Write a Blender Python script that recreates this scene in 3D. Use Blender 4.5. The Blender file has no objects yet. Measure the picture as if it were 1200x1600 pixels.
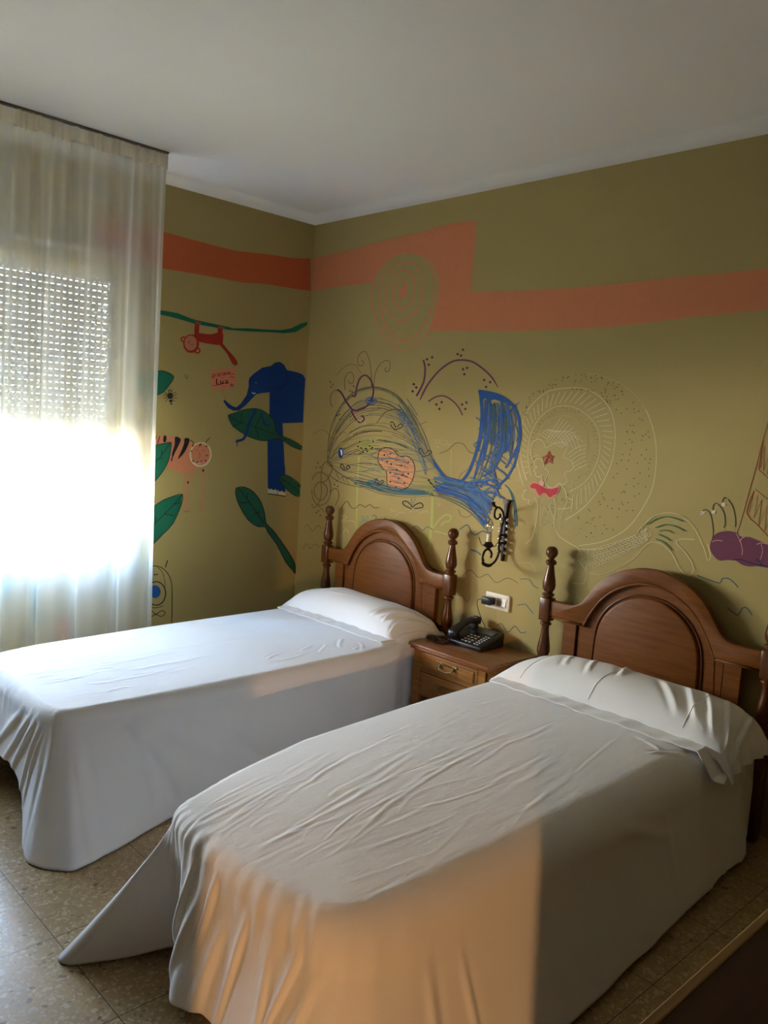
import bpy, bmesh, math, random
import numpy as np
from mathutils import Vector, Matrix
from mathutils.geometry import tessellate_polygon
PI = math.pi
sc = bpy.context.scene
C = sc.collection

# ---------------------------------------------------------------- camera
RC = Matrix(((0.6879215862, -0.1231311795, 0.7152640099),
             (0.7226838354, 0.0252031857, -0.6907190989),
             (0.0670221257, 0.9920703161, 0.1063227286)))
CAM = Vector((4.18699, -3.27785, 1.51038))
FPX = 1282.33
cd = bpy.data.cameras.new('camera'); cam = bpy.data.objects.new('camera', cd); C.objects.link(cam)
cam.matrix_world = Matrix.Translation(CAM) @ RC.to_4x4()
cd.sensor_fit = 'HORIZONTAL'; cd.sensor_width = 36.0; cd.lens = FPX / 1200 * 36; cd.clip_start = 0.02
sc.camera = cam

# ---------------------------------------------------------------- light, sky, exposure
sc.view_settings.view_transform = 'Standard'; sc.view_settings.look = 'None'
sc.view_settings.gamma = 1; sc.view_settings.use_curve_mapping = False
sc.view_settings.exposure = 2.1
sc.cycles.max_bounces = 10; sc.cycles.diffuse_bounces = 6; sc.cycles.transparent_max_bounces = 24
sc.cycles.sample_clamp_indirect = 8
w = bpy.data.worlds.new('sky'); sc.world = w; w.use_nodes = True
nt = w.node_tree; bg = nt.nodes['Background']
tc = nt.nodes.new('ShaderNodeTexCoord'); sp = nt.nodes.new('ShaderNodeSeparateXYZ'); rp = nt.nodes.new('ShaderNodeValToRGB')
nt.links.new(tc.outputs['Generated'], sp.inputs[0]); mr_ = nt.nodes.new('ShaderNodeMapRange'); mr_.inputs[1].default_value = -1; mr_.inputs[2].default_value = 1; nt.links.new(sp.outputs[2], mr_.inputs[0]); nt.links.new(mr_.outputs[0], rp.inputs[0]); nt.links.new(rp.outputs[0], bg.inputs[0])
cr = rp.color_ramp
cr.elements[0].position = 0.385; cr.elements[0].color = (.05, .05, .045, 1)
cr.elements[1].position = 0.9; cr.elements[1].color = (.16, .32, .68, 1)
e = cr.elements.new(.425); e.color = (.97, .90, .80, 1)
e = cr.elements.new(.58); e.color = (.93, .90, .86, 1)
e = cr.elements.new(.70); e.color = (.28, .48, .84, 1)
bg.inputs[1].default_value = 35.0
pl = bpy.data.lights.new('window_daylight_portal', 'AREA'); pl.shape = 'RECTANGLE'; pl.size = .52; pl.size_y = 1.68
pl.cycles.is_portal = True
po = bpy.data.objects.new('window_daylight_portal', pl); C.objects.link(po)
po.location = (-.2, -2.06, 1.10); po.rotation_euler = (0, -PI/2, 0)
hl = bpy.data.lights.new('hallway_bulb', 'SPOT'); hl.spot_size = math.radians(44); hl.spot_blend = .7; hl.energy = 50; hl.color = (1, .50, .19); hl.shadow_soft_size = .007
ho = bpy.data.objects.new('hallway_bulb', hl); C.objects.link(ho); ho.location = (5.46, -4.60, .86); ho.rotation_euler = Vector((-2.76, 2.35, -.60)).to_track_quat('-Z', 'Y').to_euler()

# ---------------------------------------------------------------- helpers
def link(name, me, parent=None):
    o = bpy.data.objects.new(name, me); C.objects.link(o)
    if parent: o.parent = parent
    return o
def tag(o, label=None, cat=None, group=None, kind=None):
    if label: o['label'] = label
    if cat: o['category'] = cat
    if group: o['group'] = group
    if kind: o['kind'] = kind
    return o
def empty(name, loc=(0, 0, 0), label=None, cat=None, group=None):
    o = bpy.data.objects.new(name, None); o.empty_display_size = .05; C.objects.link(o); o.location = loc
    return tag(o, label, cat, group)
def obj(name, bm, mat, parent=None, smooth=False, loc=None, local=False):
    """world-space bmesh -> object; children of an Empty are shifted into its frame"""
    off = Vector((0, 0, 0))
    if parent is not None and not local:
        p = parent
        while p is not None: off += p.location; p = p.parent
    if off.length: bmesh.ops.translate(bm, verts=bm.verts, vec=-off)
    me = bpy.data.meshes.new(name); bm.to_mesh(me); bm.free()
    for m in (mat if isinstance(mat, (list, tuple)) else [mat]): me.materials.append(m)
    if smooth is True: me.polygons.foreach_set('use_smooth', [True]*len(me.polygons))
    elif smooth: me.set_sharp_from_angle(angle=math.radians(smooth)) if hasattr(me, 'set_sharp_from_angle') else None
    if smooth and smooth is not True: me.polygons.foreach_set('use_smooth', [True]*len(me.polygons)); me.set_sharp_from_angle(angle=math.radians(smooth))
    o = link(name, me, parent)
    return o
def NB(): return bmesh.new()
def box(bm, x0, x1, y0, y1, z0, z1, bev=0, seg=2):
    g = bmesh.ops.create_cube(bm, size=1.0); vs = g['verts']
    for v in vs: v.co = Vector(((x0+x1)/2+v.co.x*(x1-x0), (y0+y1)/2+v.co.y*(y1-y0), (z0+z1)/2+v.co.z*(z1-z0)))
    if bev:
        es = list({e for v in vs for e in v.link_edges})
        bmesh.ops.bevel(bm, geom=es, offset=bev, segments=seg, profile=.5, affect='EDGES')
def catmull(pts, n=8, closed=False):
    P = [Vector(p) for p in pts]; L = len(P); out = []
    if L < 3 and not closed: return P
    rng = range(L if closed else L-1)
    for i in rng:
        if closed: a, b, c, d = P[(i-1) % L], P[i], P[(i+1) % L], P[(i+2) % L]
        else: a, b, c, d = P[max(i-1, 0)], P[i], P[i+1], P[min(i+2, L-1)]
        for k in range(n):
            t = k/n
            out.append(.5*((2*b)+(c-a)*t+(2*a-5*b+4*c-d)*t*t+(3*b-a-3*c+d)*t**3))
    if not closed: out.append(P[-1])
    return out
def tube(bm, pts, r, seg=8, cap=True):
    P = [Vector(p) for p in pts]; n = len(P); rings = []
    rs = r if isinstance(r, (list, tuple)) else [r]*n
    up = Vector((0, 0, 1)); t0 = (P[1]-P[0]).normalized()
    if abs(t0.dot(up)) > .95: up = Vector((1, 0, 0))
    nrm = (up - t0*up.dot(t0)).normalized()
    for i in range(n):
        t = (P[min(i+1, n-1)]-P[max(i-1, 0)]).normalized()
        nrm = (nrm - t*nrm.dot(t)).normalized(); b = t.cross(nrm)
        rings.append([bm.verts.new(P[i]+(nrm*math.cos(2*PI*k/seg)+b*math.sin(2*PI*k/seg))*rs[i]) for k in range(seg)])
    for i in range(n-1):
        for k in range(seg):
            bm.faces.new((rings[i][k], rings[i][(k+1) % seg], rings[i+1][(k+1) % seg], rings[i+1][k]))
    if cap: bm.faces.new(rings[0][::-1]); bm.faces.new(rings[-1])
def lathe(bm, prof, cx, cy, seg=28):
    rings = []
    for r, z in prof:
        rings.append([bm.verts.new((cx+r*math.cos(2*PI*k/seg), cy+r*math.sin(2*PI*k/seg), z)) for k in range(seg)])
    for i in range(len(prof)-1):
        for k in range(seg):
            bm.faces.new((rings[i][k], rings[i+1][k], rings[i+1][(k+1) % seg], rings[i][(k+1) % seg]))
    bm.faces.new(rings[0]); bm.faces.new(rings[-1][::-1])
    bmesh.ops.recalc_face_normals(bm, faces=bm.faces)
def ball(bm, c, r, seg=12, sz=1):
    g = bmesh.ops.create_uvsphere(bm, u_segments=seg, v_segments=max(6, seg//2), radius=r)
    for v in g['verts']: v.co = Vector((v.co.x, v.co.y, v.co.z*sz))+Vector(c)
def prism_xz(bm, outline, y0, y1, bev=0, seg=2):
    """outline in (x,z), extruded from y0 (front) to y1 (back)"""
    vs = [bm.verts.new((x, y0, z)) for x, z in outline]
    f = bm.faces.new(vs); f.normal_update()
    r = bmesh.ops.extrude_face_region(bm, geom=[f])
    bv = [v for v in r['geom'] if isinstance(v, bmesh.types.BMVert)]
    for v in bv: v.co.y = y1
    bmesh.ops.recalc_face_normals(bm, faces=bm.faces)
    if bev:
        es = [e for e in bm.edges if all(abs(v.co.y-y0) < 1e-6 for v in e.verts) and e.calc_face_angle(0) > .5]
        bmesh.ops.bevel(bm, geom=es, offset=bev, segments=seg, profile=.5, affect='EDGES')
def grid_mesh(name, V, nu, nv, mat, parent=None, closed_u=False, solid=0):
    """V: (nu*nv,3) array"""
    me = bpy.data.meshes.new(name)
    off = np.zeros(3); p = parent
    while p is not None: off += np.array(p.location); p = p.parent
    V = V-off
    i, j = np.meshgrid(np.arange(nu if closed_u else nu-1), np.arange(nv-1), indexing='ij'); i = i.ravel(); j = j.ravel(); i2 = (i+1) % nu
    F = np.stack([i*nv+j, i2*nv+j, i2*nv+j+1, i*nv+j+1], 1)
    me.from_pydata(V.tolist(), [], F.tolist()); me.polygons.foreach_set('use_smooth', [True]*len(me.polygons))
    for m in (mat if isinstance(mat, (list, tuple)) else [mat]): me.materials.append(m)
    o = link(name, me, parent)
    if solid:
        md = o.modifiers.new('thickness', 'SOLIDIFY'); md.thickness = solid; md.offset = 0
    return o

# ---------------------------------------------------------------- materials
def mat(name, col, rough=.6, metal=0, noise=0, nscale=20, bump=0, bscale=60, coat=0, sheen=0, spec=.5):
    m = bpy.data.materials.new(name); m.use_nodes = True; t = m.node_tree; b = t.nodes['Principled BSDF']
    b.inputs['Base Color'].default_value = (*col, 1); b.inputs['Roughness'].default_value = rough; b.inputs['Metallic'].default_value = metal
    b.inputs['Coat Weight'].default_value = coat; b.inputs['Sheen Weight'].default_value = sheen; b.inputs['Specular IOR Level'].default_value = spec
    tc = t.nodes.new('ShaderNodeTexCoord')
    n = t.nodes.new('ShaderNodeTexNoise'); n.inputs['Scale'].default_value = nscale; n.inputs['Detail'].default_value = 4
    t.links.new(tc.outputs['Object'], n.inputs['Vector'])
    r = t.nodes.new('ShaderNodeMix'); r.data_type = 'RGBA'
    k = noise or .03
    r.inputs[6].default_value = tuple(c*(1-k) for c in col)+(1,); r.inputs[7].default_value = tuple(min(1, c*(1+k)) for c in col)+(1,)
    t.links.new(n.outputs['Fac'], r.inputs[0]); t.links.new(r.outputs[2], b.inputs['Base Color'])
    if bump:
        n2 = t.nodes.new('ShaderNodeTexNoise'); n2.inputs['Scale'].default_value = bscale; n2.inputs['Detail'].default_value = 5
        t.links.new(tc.outputs['Object'], n2.inputs['Vector'])
        bp = t.nodes.new('ShaderNodeBump'); bp.inputs['Strength'].default_value = bump; bp.inputs['Distance'].default_value = .01
        t.links.new(n2.outputs['Fac'], bp.inputs['Height']); t.links.new(bp.outputs[0], b.inputs['Normal'])
    return m
def wood(name, c1, c2, rough=.3, axis='Z', scale=1.0, coat=.3):
    m = bpy.data.materials.new(name); m.use_nodes = True; t = m.node_tree; b = t.nodes['Principled BSDF']
    tc = t.nodes.new('ShaderNodeTexCoord'); mp = t.nodes.new('ShaderNodeMapping')
    s = {'X': (1.2, 14, 14), 'Y': (14, 1.2, 14), 'Z': (14, 14, 1.2)}[axis]
    mp.inputs['Scale'].default_value = tuple(q*scale for q in s)
    t.links.new(tc.outputs['Object'], mp.inputs[0])
    n = t.nodes.new('ShaderNodeTexNoise'); n.inputs['Scale'].default_value = 4; n.inputs['Detail'].default_value = 8; n.inputs['Distortion'].default_value = .6
    t.links.new(mp.outputs[0], n.inputs['Vector'])
    r = t.nodes.new('ShaderNodeValToRGB'); r.color_ramp.elements[0].position = .32; r.color_ramp.elements[1].position = .7
    r.color_ramp.elements[0].color = (*c1, 1); r.color_ramp.elements[1].color = (*c2, 1)
    t.links.new(n.outputs['Fac'], r.inputs[0]); t.links.new(r.outputs[0], b.inputs['Base Color'])
    b.inputs['Roughness'].default_value = rough; b.inputs['Coat Weight'].default_value = coat; b.inputs['Coat Roughness'].default_value = .2; b.inputs['Specular IOR Level'].default_value = .22
    return m
OLIVE = (.40, .315, .118)
def wallpaint(name, col):
    m = mat(name, col, rough=.75, noise=.05, nscale=1.3, bump=.08, bscale=90, spec=.3); return m
M = {}
M['olive'] = wallpaint('olive_wall_paint', OLIVE)
M['white_paint'] = mat('white_ceiling_paint', (.87, .84, .78), .9, noise=.02, nscale=2, bump=.05, bscale=40, spec=.2)
M['cream_wall'] = mat('dull_brown_paint', (.13, .085, .04), .8)
M['sheet'] = mat('white_cotton_sheet', (.86, .855, .86), .95, noise=.015, nscale=3, bump=.10, bscale=350, sheen=.2, spec=.15)
def streaks(m, sc_=(45, 6, 6), st=.25, dist=.006):
    t = m.node_tree; b = t.nodes['Principled BSDF']; old = b.inputs['Normal'].links[0].from_socket
    tc = t.nodes.new('ShaderNodeTexCoord'); mp = t.nodes.new('ShaderNodeMapping'); mp.inputs['Scale'].default_value = sc_; mp.inputs['Rotation'].default_value = (0, 0, .12)
    n = t.nodes.new('ShaderNodeTexNoise'); n.inputs['Scale'].default_value = 1; n.inputs['Detail'].default_value = 3; n.inputs['Distortion'].default_value = .7
    bp = t.nodes.new('ShaderNodeBump'); bp.inputs['Strength'].default_value = st; bp.inputs['Distance'].default_value = dist
    t.links.new(tc.outputs['Object'], mp.inputs[0]); t.links.new(mp.outputs[0], n.inputs[0]); t.links.new(n.outputs['Fac'], bp.inputs['Height']); t.links.new(old, bp.inputs['Normal']); t.links.new(bp.outputs[0], b.inputs['Normal'])
streaks(M['sheet'])
M['pillow'] = mat('white_cotton_pillowcase', (.86, .86, .85), .95, noise=.015, nscale=4, bump=.10, bscale=300, sheen=.2, spec=.15)
M['hb'] = wood('polished_brown_beech', (.130, .041, .006), (.195, .066, .010), .42, 'X', coat=.05)
M['post'] = wood('turned_dark_beech', (.080, .024, .006), (.130, .042, .009), .28, 'Z', coat=.35)
M['ns'] = wood('honey_brown_wood', (.27, .105, .020), (.40, .170, .036), .38, 'X', coat=.15)
M['nstop'] = wood('nightstand_top_wood', (.20, .070, .020), (.30, .115, .038), .28, 'X', coat=.4)
M['table'] = wood('reddish_dark_wood', (.030, .008, .003), (.040, .012, .005), .5, 'Y', coat=.0)
M['edge'] = wood('pale_wood_edge', (.20, .11, .035), (.26, .145, .05), .4, 'Y')
M['metal_black'] = mat('black_wrought_iron', (.018, .010, .010), .45, .6)
M['chrome'] = mat('chrome_beads', (.75, .73, .70), .12, 1)
M['brass'] = mat('aged_brass', (.32, .22, .10), .35, 1, noise=.3, nscale=80)
M['black'] = mat('black_plastic', (.012, .012, .014), .35)
M['dark_grey'] = mat('dark_grey_plastic', (.035, .037, .04), .5)
M['keys'] = mat('grey_keys', (.45, .46, .48), .5)
M['lcd'] = mat('phone_display', (.07, .085, .075), .15)
M['ivory'] = mat('ivory_plastic', (.80, .76, .62), .35)
M['switch'] = mat('white_switch', (.85, .86, .86), .3)
M['socket'] = mat('socket_recess', (.25, .22, .17), .5)
M['alu'] = mat('white_lacquered_aluminium', (.62, .62, .60), .4)
M['shutter'] = mat('grey_shutter_slats', (.46, .50, .54), .55)
M['candle'] = mat('cream_candle_sleeve', (.62, .55, .42), .5)
M['matt'] = mat('mattress_ticking', (.7, .7, .68), .9)
M['rail'] = mat('brown_curtain_track', (.16, .12, .08), .5)
M['darkfab'] = mat('dark_bed_base_fabric', (.05, .045, .04), .9)
def glassmat(name, col=(1, 1, 1), gl=.06, rough=.02, op=0):
    m = bpy.data.materials.new(name); m.use_nodes = True; t = m.node_tree; t.nodes.remove(t.nodes['Principled BSDF'])
    a = t.nodes.new('ShaderNodeBsdfTransparent'); a.inputs[0].default_value = (*col, 1)
    g = t.nodes.new('ShaderNodeBsdfGlossy'); g.inputs['Roughness'].default_value = rough
    fr = t.nodes.new('ShaderNodeLayerWeight'); fr.inputs[0].default_value = .3
    mt = t.nodes.new('ShaderNodeMath'); mt.operation = 'MULTIPLY_ADD'; mt.inputs[1].default_value = .6; mt.inputs[2].default_value = gl
    t.links.new(fr.outputs['Fresnel'], mt.inputs[0])
    x = t.nodes.new('ShaderNodeMixShader'); t.links.new(mt.outputs[0], x.inputs[0]); t.links.new(a.outputs[0], x.inputs[1]); t.links.new(g.outputs[0], x.inputs[2])
    t.links.new(x.outputs[0], t.nodes['Material Output'].inputs[0]); return m
M['pane'] = glassmat('window_glass', (.97, .98, .98))
M['bulb'] = glassmat('clear_bulb_glass', (.88, .88, .84), .22, .08)
def sheer(name, tr, col, tl=.62):
    m = bpy.data.materials.new(name); m.use_nodes = True; t = m.node_tree; t.nodes.remove(t.nodes['Principled BSDF'])
    a = t.nodes.new('ShaderNodeBsdfTransparent'); a.inputs[0].default_value = (1, 1, 1, 1)
    d = t.nodes.new('ShaderNodeBsdfDiffuse'); q = t.nodes.new('ShaderNodeBsdfTranslucent')
    tc = t.nodes.new('ShaderNodeTexCoord'); n = t.nodes.new('ShaderNodeTexNoise'); n.inputs['Scale'].default_value = 3
    t.links.new(tc.outputs['Object'], n.inputs[0])
    r = t.nodes.new('ShaderNodeMix'); r.data_type = 'RGBA'; r.inputs[6].default_value = tuple(c*.97 for c in col)+(1,); r.inputs[7].default_value = (*col, 1)
    t.links.new(n.outputs['Fac'], r.inputs[0]); t.links.new(r.outputs[2], d.inputs[0]); t.links.new(r.outputs[2], q.inputs[0])
    x = t.nodes.new('ShaderNodeMixShader'); x.inputs[0].default_value = tl; t.links.new(d.outputs[0], x.inputs[1]); t.links.new(q.outputs[0], x.inputs[2])
    y = t.nodes.new('ShaderNodeMixShader'); t.links.new(a.outputs[0], y.inputs[1]); t.links.new(x.outputs[0], y.inputs[2])
    # a woven sheer lets less light straight through where it is seen edge-on
    lw = t.nodes.new('ShaderNodeLayerWeight'); lw.inputs[0].default_value = .5
    mr = t.nodes.new('ShaderNodeMapRange'); mr.inputs[1].default_value = 0; mr.inputs[2].default_value = 1; mr.inputs[3].default_value = 1-tr; mr.inputs[4].default_value = 1
    t.links.new(lw.outputs['Facing'], mr.inputs[0]); t.links.new(mr.outputs[0], y.inputs[0])
    t.links.new(y.outputs[0], t.nodes['Material Output'].inputs[0]); return m
M['sheer'] = sheer('cream_sheer_voile', .42, (.78, .76, .64), .50)
M['tape'] = sheer('dense_heading_tape', .08, (.78, .71, .52), .35)
def floor_mat():
    m = bpy.data.materials.new('terrazzo_tiles'); m.use_nodes = True; t = m.node_tree; b = t.nodes['Principled BSDF']; L = t.links.new; N = t.nodes.new
    tc = N('ShaderNodeTexCoord')
    nz = N('ShaderNodeTexNoise'); nz.inputs['Scale'].default_value = 30; L(tc.outputs['Object'], nz.inputs[0])
    ad = N('ShaderNodeMixRGB'); ad.blend_type = 'ADD'; ad.inputs[0].default_value = .03; L(tc.outputs['Object'], ad.inputs[1]); L(nz.outputs['Color'], ad.inputs[2])
    def chips(scale, thr, ramp):
        v = N('ShaderNodeTexVoronoi'); v.inputs['Scale'].default_value = scale; v.inputs['Randomness'].default_value = 1; L(ad.outputs[0], v.inputs['Vector'])
        s = N('ShaderNodeSeparateColor'); L(v.outputs['Color'], s.inputs[0])
        r = N('ShaderNodeValToRGB'); r.color_ramp.interpolation = 'CONSTANT'
        el = r.color_ramp.elements
        el[0].position, el[0].color = ramp[0][0], (*ramp[0][1], 1); el[1].position, el[1].color = ramp[1][0], (*ramp[1][1], 1)
        for p, c in ramp[2:]:
            e = el.new(p); e.color = (*c, 1)
        L(s.outputs[0], r.inputs[0])
        g = N('ShaderNodeMath'); g.operation = 'LESS_THAN'; L(v.outputs['Distance'], g.inputs[0]); g.inputs[1].default_value = thr
        h = N('ShaderNodeMath'); h.operation = 'MULTIPLY'; L(g.outputs[0], h.inputs[0])
        k = N('ShaderNodeMath'); k.operation = 'GREATER_THAN'; L(s.outputs[1], k.inputs[0]); k.inputs[1].default_value = .35; L(k.outputs[0], h.inputs[1])
        return r.outputs[0], h.outputs[0]
    c1, f1 = chips(95, .5, [(0, (.44, .34, .19)), (.3, (.34, .245, .13)), (.55, (.50, .40, .25)), (.86, (.25, .17, .085))])
    c2, f2 = chips(48, .36, [(0, (.52, .42, .27)), (.5, (.42, .31, .17)), (.93, (.15, .10, .05))])
    base = N('ShaderNodeRGB'); base.outputs[0].default_value = (.38, .265, .125, 1)
    m1 = N('ShaderNodeMixRGB'); L(f1, m1.inputs[0]); L(base.outputs[0], m1.inputs[1]); L(c1, m1.inputs[2])
    m2 = N('ShaderNodeMixRGB'); L(f2, m2.inputs[0]); L(m1.outputs[0], m2.inputs[1]); L(c2, m2.inputs[2])
    s = N('ShaderNodeSeparateXYZ'); L(tc.outputs['Object'], s.inputs[0])
    outs = []
    for ax, o in ((0, 2.0223), (1, -2.3745)):
        a = N('ShaderNodeMath'); a.operation = 'SUBTRACT'; L(s.outputs[ax], a.inputs[0]); a.inputs[1].default_value = o-40*.4-.2
        d = N('ShaderNodeMath'); d.operation = 'MODULO'; L(a.outputs[0], d.inputs[0]); d.inputs[1].default_value = .4
        e = N('ShaderNodeMath'); e.operation = 'SUBTRACT'; L(d.outputs[0], e.inputs[0]); e.inputs[1].default_value = .2
        f = N('ShaderNodeMath'); f.operation = 'ABSOLUTE'; L(e.outputs[0], f.inputs[0])
        g = N('ShaderNodeMath'); g.operation = 'LESS_THAN'; L(f.outputs[0], g.inputs[0]); g.inputs[1].default_value = .0013; outs.append(g.outputs[0])
    mx = N('ShaderNodeMath'); mx.operation = 'MAXIMUM'; L(outs[0], mx.inputs[0]); L(outs[1], mx.inputs[1])
    m3 = N('ShaderNodeMixRGB'); L(mx.outputs[0], m3.inputs[0]); L(m2.outputs[0], m3.inputs[1]); m3.inputs[2].default_value = (.05, .035, .02, 1)
    L(m3.outputs[0], b.inputs['Base Color']); b.inputs['Roughness'].default_value = .3; b.inputs['Specular IOR Level'].default_value = .5
    return m
M['floor'] = floor_mat()

# ---------------------------------------------------------------- the room
H = 2.7687
RX, RY = 4.75, -4.85     # far side of the room (behind and beside the camera)
WY0, WY1, WZ0, WZ1 = -2.92, -1.21, .84, 2.21   # window opening
bm = NB(); box(bm, -.30, 6.3, RY-.2, .2, -.1, 0); tag(obj('floor', bm, M['floor']), kind='structure')
bm = NB(); box(bm, -.30, 6.3, RY-.2, .2, H, H+.1); ceiling = tag(obj('ceiling', bm, M['white_paint']), kind='structure')
bm = NB(); box(bm, -.30, 6.3, 0, .2, 0, H); wall_back = tag(obj('wall_back', bm, M['olive']), 'olive green painted wall behind the headboards covered in drawings', kind='structure')
bm = NB()
for a in ((WY1, 0, 0, H), (RY, WY0, 0, H), (WY0, WY1, 0, WZ0), (WY0, WY1, WZ1, H)): box(bm, -.26, 0, *a)
bmesh.ops.remove_doubles(bm, verts=bm.verts, dist=1e-5)
wall_left = tag(obj('wall_left', bm, M['olive']), 'olive green painted window wall with jungle drawings', kind='structure')
bm = NB(); DY0, DY1 = -4.55, -3.696
for a in ((DY1, 0, 0, H), (RY, DY0, 0, H), (DY0, DY1, 2.05, H)): box(bm, RX, RX+.12, *a)
tag(obj('wall_right', bm, M['cream_wall']), kind='structure')
bm = NB(); box(bm, -.3, 6.3, RY-.1, RY, 0, H); tag(obj('wall_front', bm, M['cream_wall']), kind='structure')
bm = NB(); box(bm, 6.2, 6.3, RY, 0, 0, H); box(bm, RX+.12, 6.2, -2.6, -2.5, 0, H); tag(obj('wall_hallway', bm, M['cream_wall']), kind='structure')
bm = NB(); box(bm, RX+.04, RX+.08, DY0, -4.085, 0, 2.05); tag(obj('added_beam_blocker', bm, M['cream_wall']), kind='structure')  # unseen leaf added in the doorway to keep the hallway beam off the window-side bed
# plaster cove where the walls meet the ceiling
bm = NB()
r = .055
def cove(bm, path_in, path_out, n=6):
    pass
prof = [(0, r)]+[(r-r*math.cos(a), r-r*math.sin(a)) for a in [k*PI/2/6 for k in range(7)]][::1]
prof = [(r-r*math.sin(PI/2*k/6), r-r*math.cos(PI/2*k/6)) for k in range(7)]   # (distance from wall, distance below ceiling)
prof = [(p[0]*.9, p[1]) for p in prof]
A = []; B = []; D = []
for d, h in prof:
    A.append(bm.verts.new((d, RY, H-h))); B.append(bm.verts.new((d, -d, H-h))); D.append(bm.verts.new((RX, -d, H-h)))
for i in range(len(prof)-1):
    bm.faces.new((A[i], A[i+1], B[i+1], B[i])); bm.faces.new((B[i], B[i+1], D[i+1], D[i]))
bmesh.ops.recalc_face_normals(bm, faces=bm.faces)
tag(obj('trim_1', bm, M['white_paint'], smooth=True), kind='structure')
# window: aluminium frame, glass, roller shutter
win = tag(empty('window_1', (-.13, (WY0+WY1)/2, WZ0)), kind='structure')
bm = NB(); X0, X1 = -.17, -.12
for a in ((WY1-.055, WY1, WZ0, WZ1), (WY0, WY0+.055, WZ0, WZ1), (WY0, WY1, WZ0, WZ0+.045), (WY0, WY1, WZ1-.05, WZ1), ((WY0+WY1)/2-.04, (WY0+WY1)/2+.04, WZ0, WZ1)):
    box(bm, X0, X1, *a, bev=.004)
obj('window_frame', bm, M['alu'], win)
bm = NB(); box(bm, -.148, -.143, WY0+.05, WY1-.05, WZ0+.04, WZ1-.045); obj('pane', bm, M['pane'], win)
bm = NB(); box(bm, -.25, .012, WY0-.02, WY1+.02, WZ0-.03, WZ0+.005, bev=.004); tag(obj('window_sill', bm, M['alu'], win), 'pale stone sill')
# roller shutter with real slots between its slats, pulled down to z = 1.345
sh = tag(empty('roller_shutter', (-.2, (WY0+WY1)/2, 1.345), 'half-lowered slatted roller shutter with rows of light slots behind the sheer curtain', 'shutter'))
bm = NB(); z = 1.345; pitch = .0338; y0s, y1s = WY0+.01, WY1-.01
rnd = random.Random(3)
while z < WZ1:
    box(bm, -.209, -.206, y0s, y1s, z, z+pitch-.0013)
    y = y0s; hi = (z-1.345)/(WZ1-1.345)
    k = 0
    while y < y1s:          # bridges between slots
        solid = .014+.003*rnd.random() if hi > .3 else .015+.018*rnd.random()*(1.1-hi*3)
        box(bm, -.209, -.206, y, min(y+solid, y1s), z+pitch-.0045, z+pitch+.001); y += .032; k += 1
    z += pitch
obj('slat_curtain', bm, M['shutter'], sh)
bm = NB(); box(bm, -.218, -.196, y0s, y1s, 1.318, 1.347, bev=.003); obj('bottom_bar', bm, M['alu'], sh)
bm = NB(); box(bm, 0, .014, WY0-.25, WY1-.06, 2.278, 2.296, bev=.002); tag(obj('trim_2', bm, M['white_paint']), kind='structure')
# ---------------------------------------------------------------- curtain
rs = np.random.RandomState(5)
cur = empty('sheer_curtain', (.33, -2.1, 0), 'floor-length cream sheer curtain hanging in soft folds before the window', 'curtain')
ny, nz = 900, 60
yy = np.linspace(-3.35, -1.205, ny); zz = np.linspace(.015, H-.075, nz)
# pleats: irregular folds, gathered at the head, opening downwards
ph = np.zeros(ny); acc = 0; wl = []
y = -3.35; knots = [y]
while y < -1.2: y += rs.uniform(.055, .135); knots.append(y)
ph = np.interp(yy, knots, np.arange(len(knots))*PI)
amp = np.interp(yy, knots, rs.uniform(.6, 1.25, len(knots)))
fold = np.sin(ph)*amp
sharp = np.sign(fold)*np.abs(fold)**.55
V = np.zeros((ny, nz, 3))
for k, z in enumerate(zz):
    t = 1-z/H
    a = .012+.022*min(1, t*2.2)
    x = .335+a*sharp+.010*np.sin(ph*.31+2)*min(1, t*3)+.003*np.sin(ph*3.1+1.3*t)
    slip = .012*np.sin(ph*1.0+PI/2)*min(1, t*2)*2.0
    yk = yy+slip+.045*(1-z/H)*np.clip((yy+1.6)/.4, 0, 1)
    V[:, k, 0] = x; V[:, k, 1] = yk; V[:, k, 2] = z
grid_mesh('voile_panel', V.reshape(-1, 3), ny, nz, M['sheer'], cur)
V = np.zeros((ny, 6, 3))
for k, z in enumerate(np.linspace(H-.085, H-.012, 6)):
    V[:, k, 0] = .338+.007*np.sin(ph*2.0)+.004*np.sin(ph*5.3); V[:, k, 1] = yy; V[:, k, 2] = z
tag(grid_mesh('heading_tape', V.reshape(-1, 3), ny, 6, M['tape'], cur), 'gathered denser heading band')
bm = NB(); box(bm, .325, .350, -3.4, -1.205, H-.009, H-.0005, bev=.002); r_ = obj('curtain_rail', bm, M['rail'])
tag(r_, 'slim curtain track fixed along the ceiling above the sheer curtain', 'curtain rail')

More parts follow.
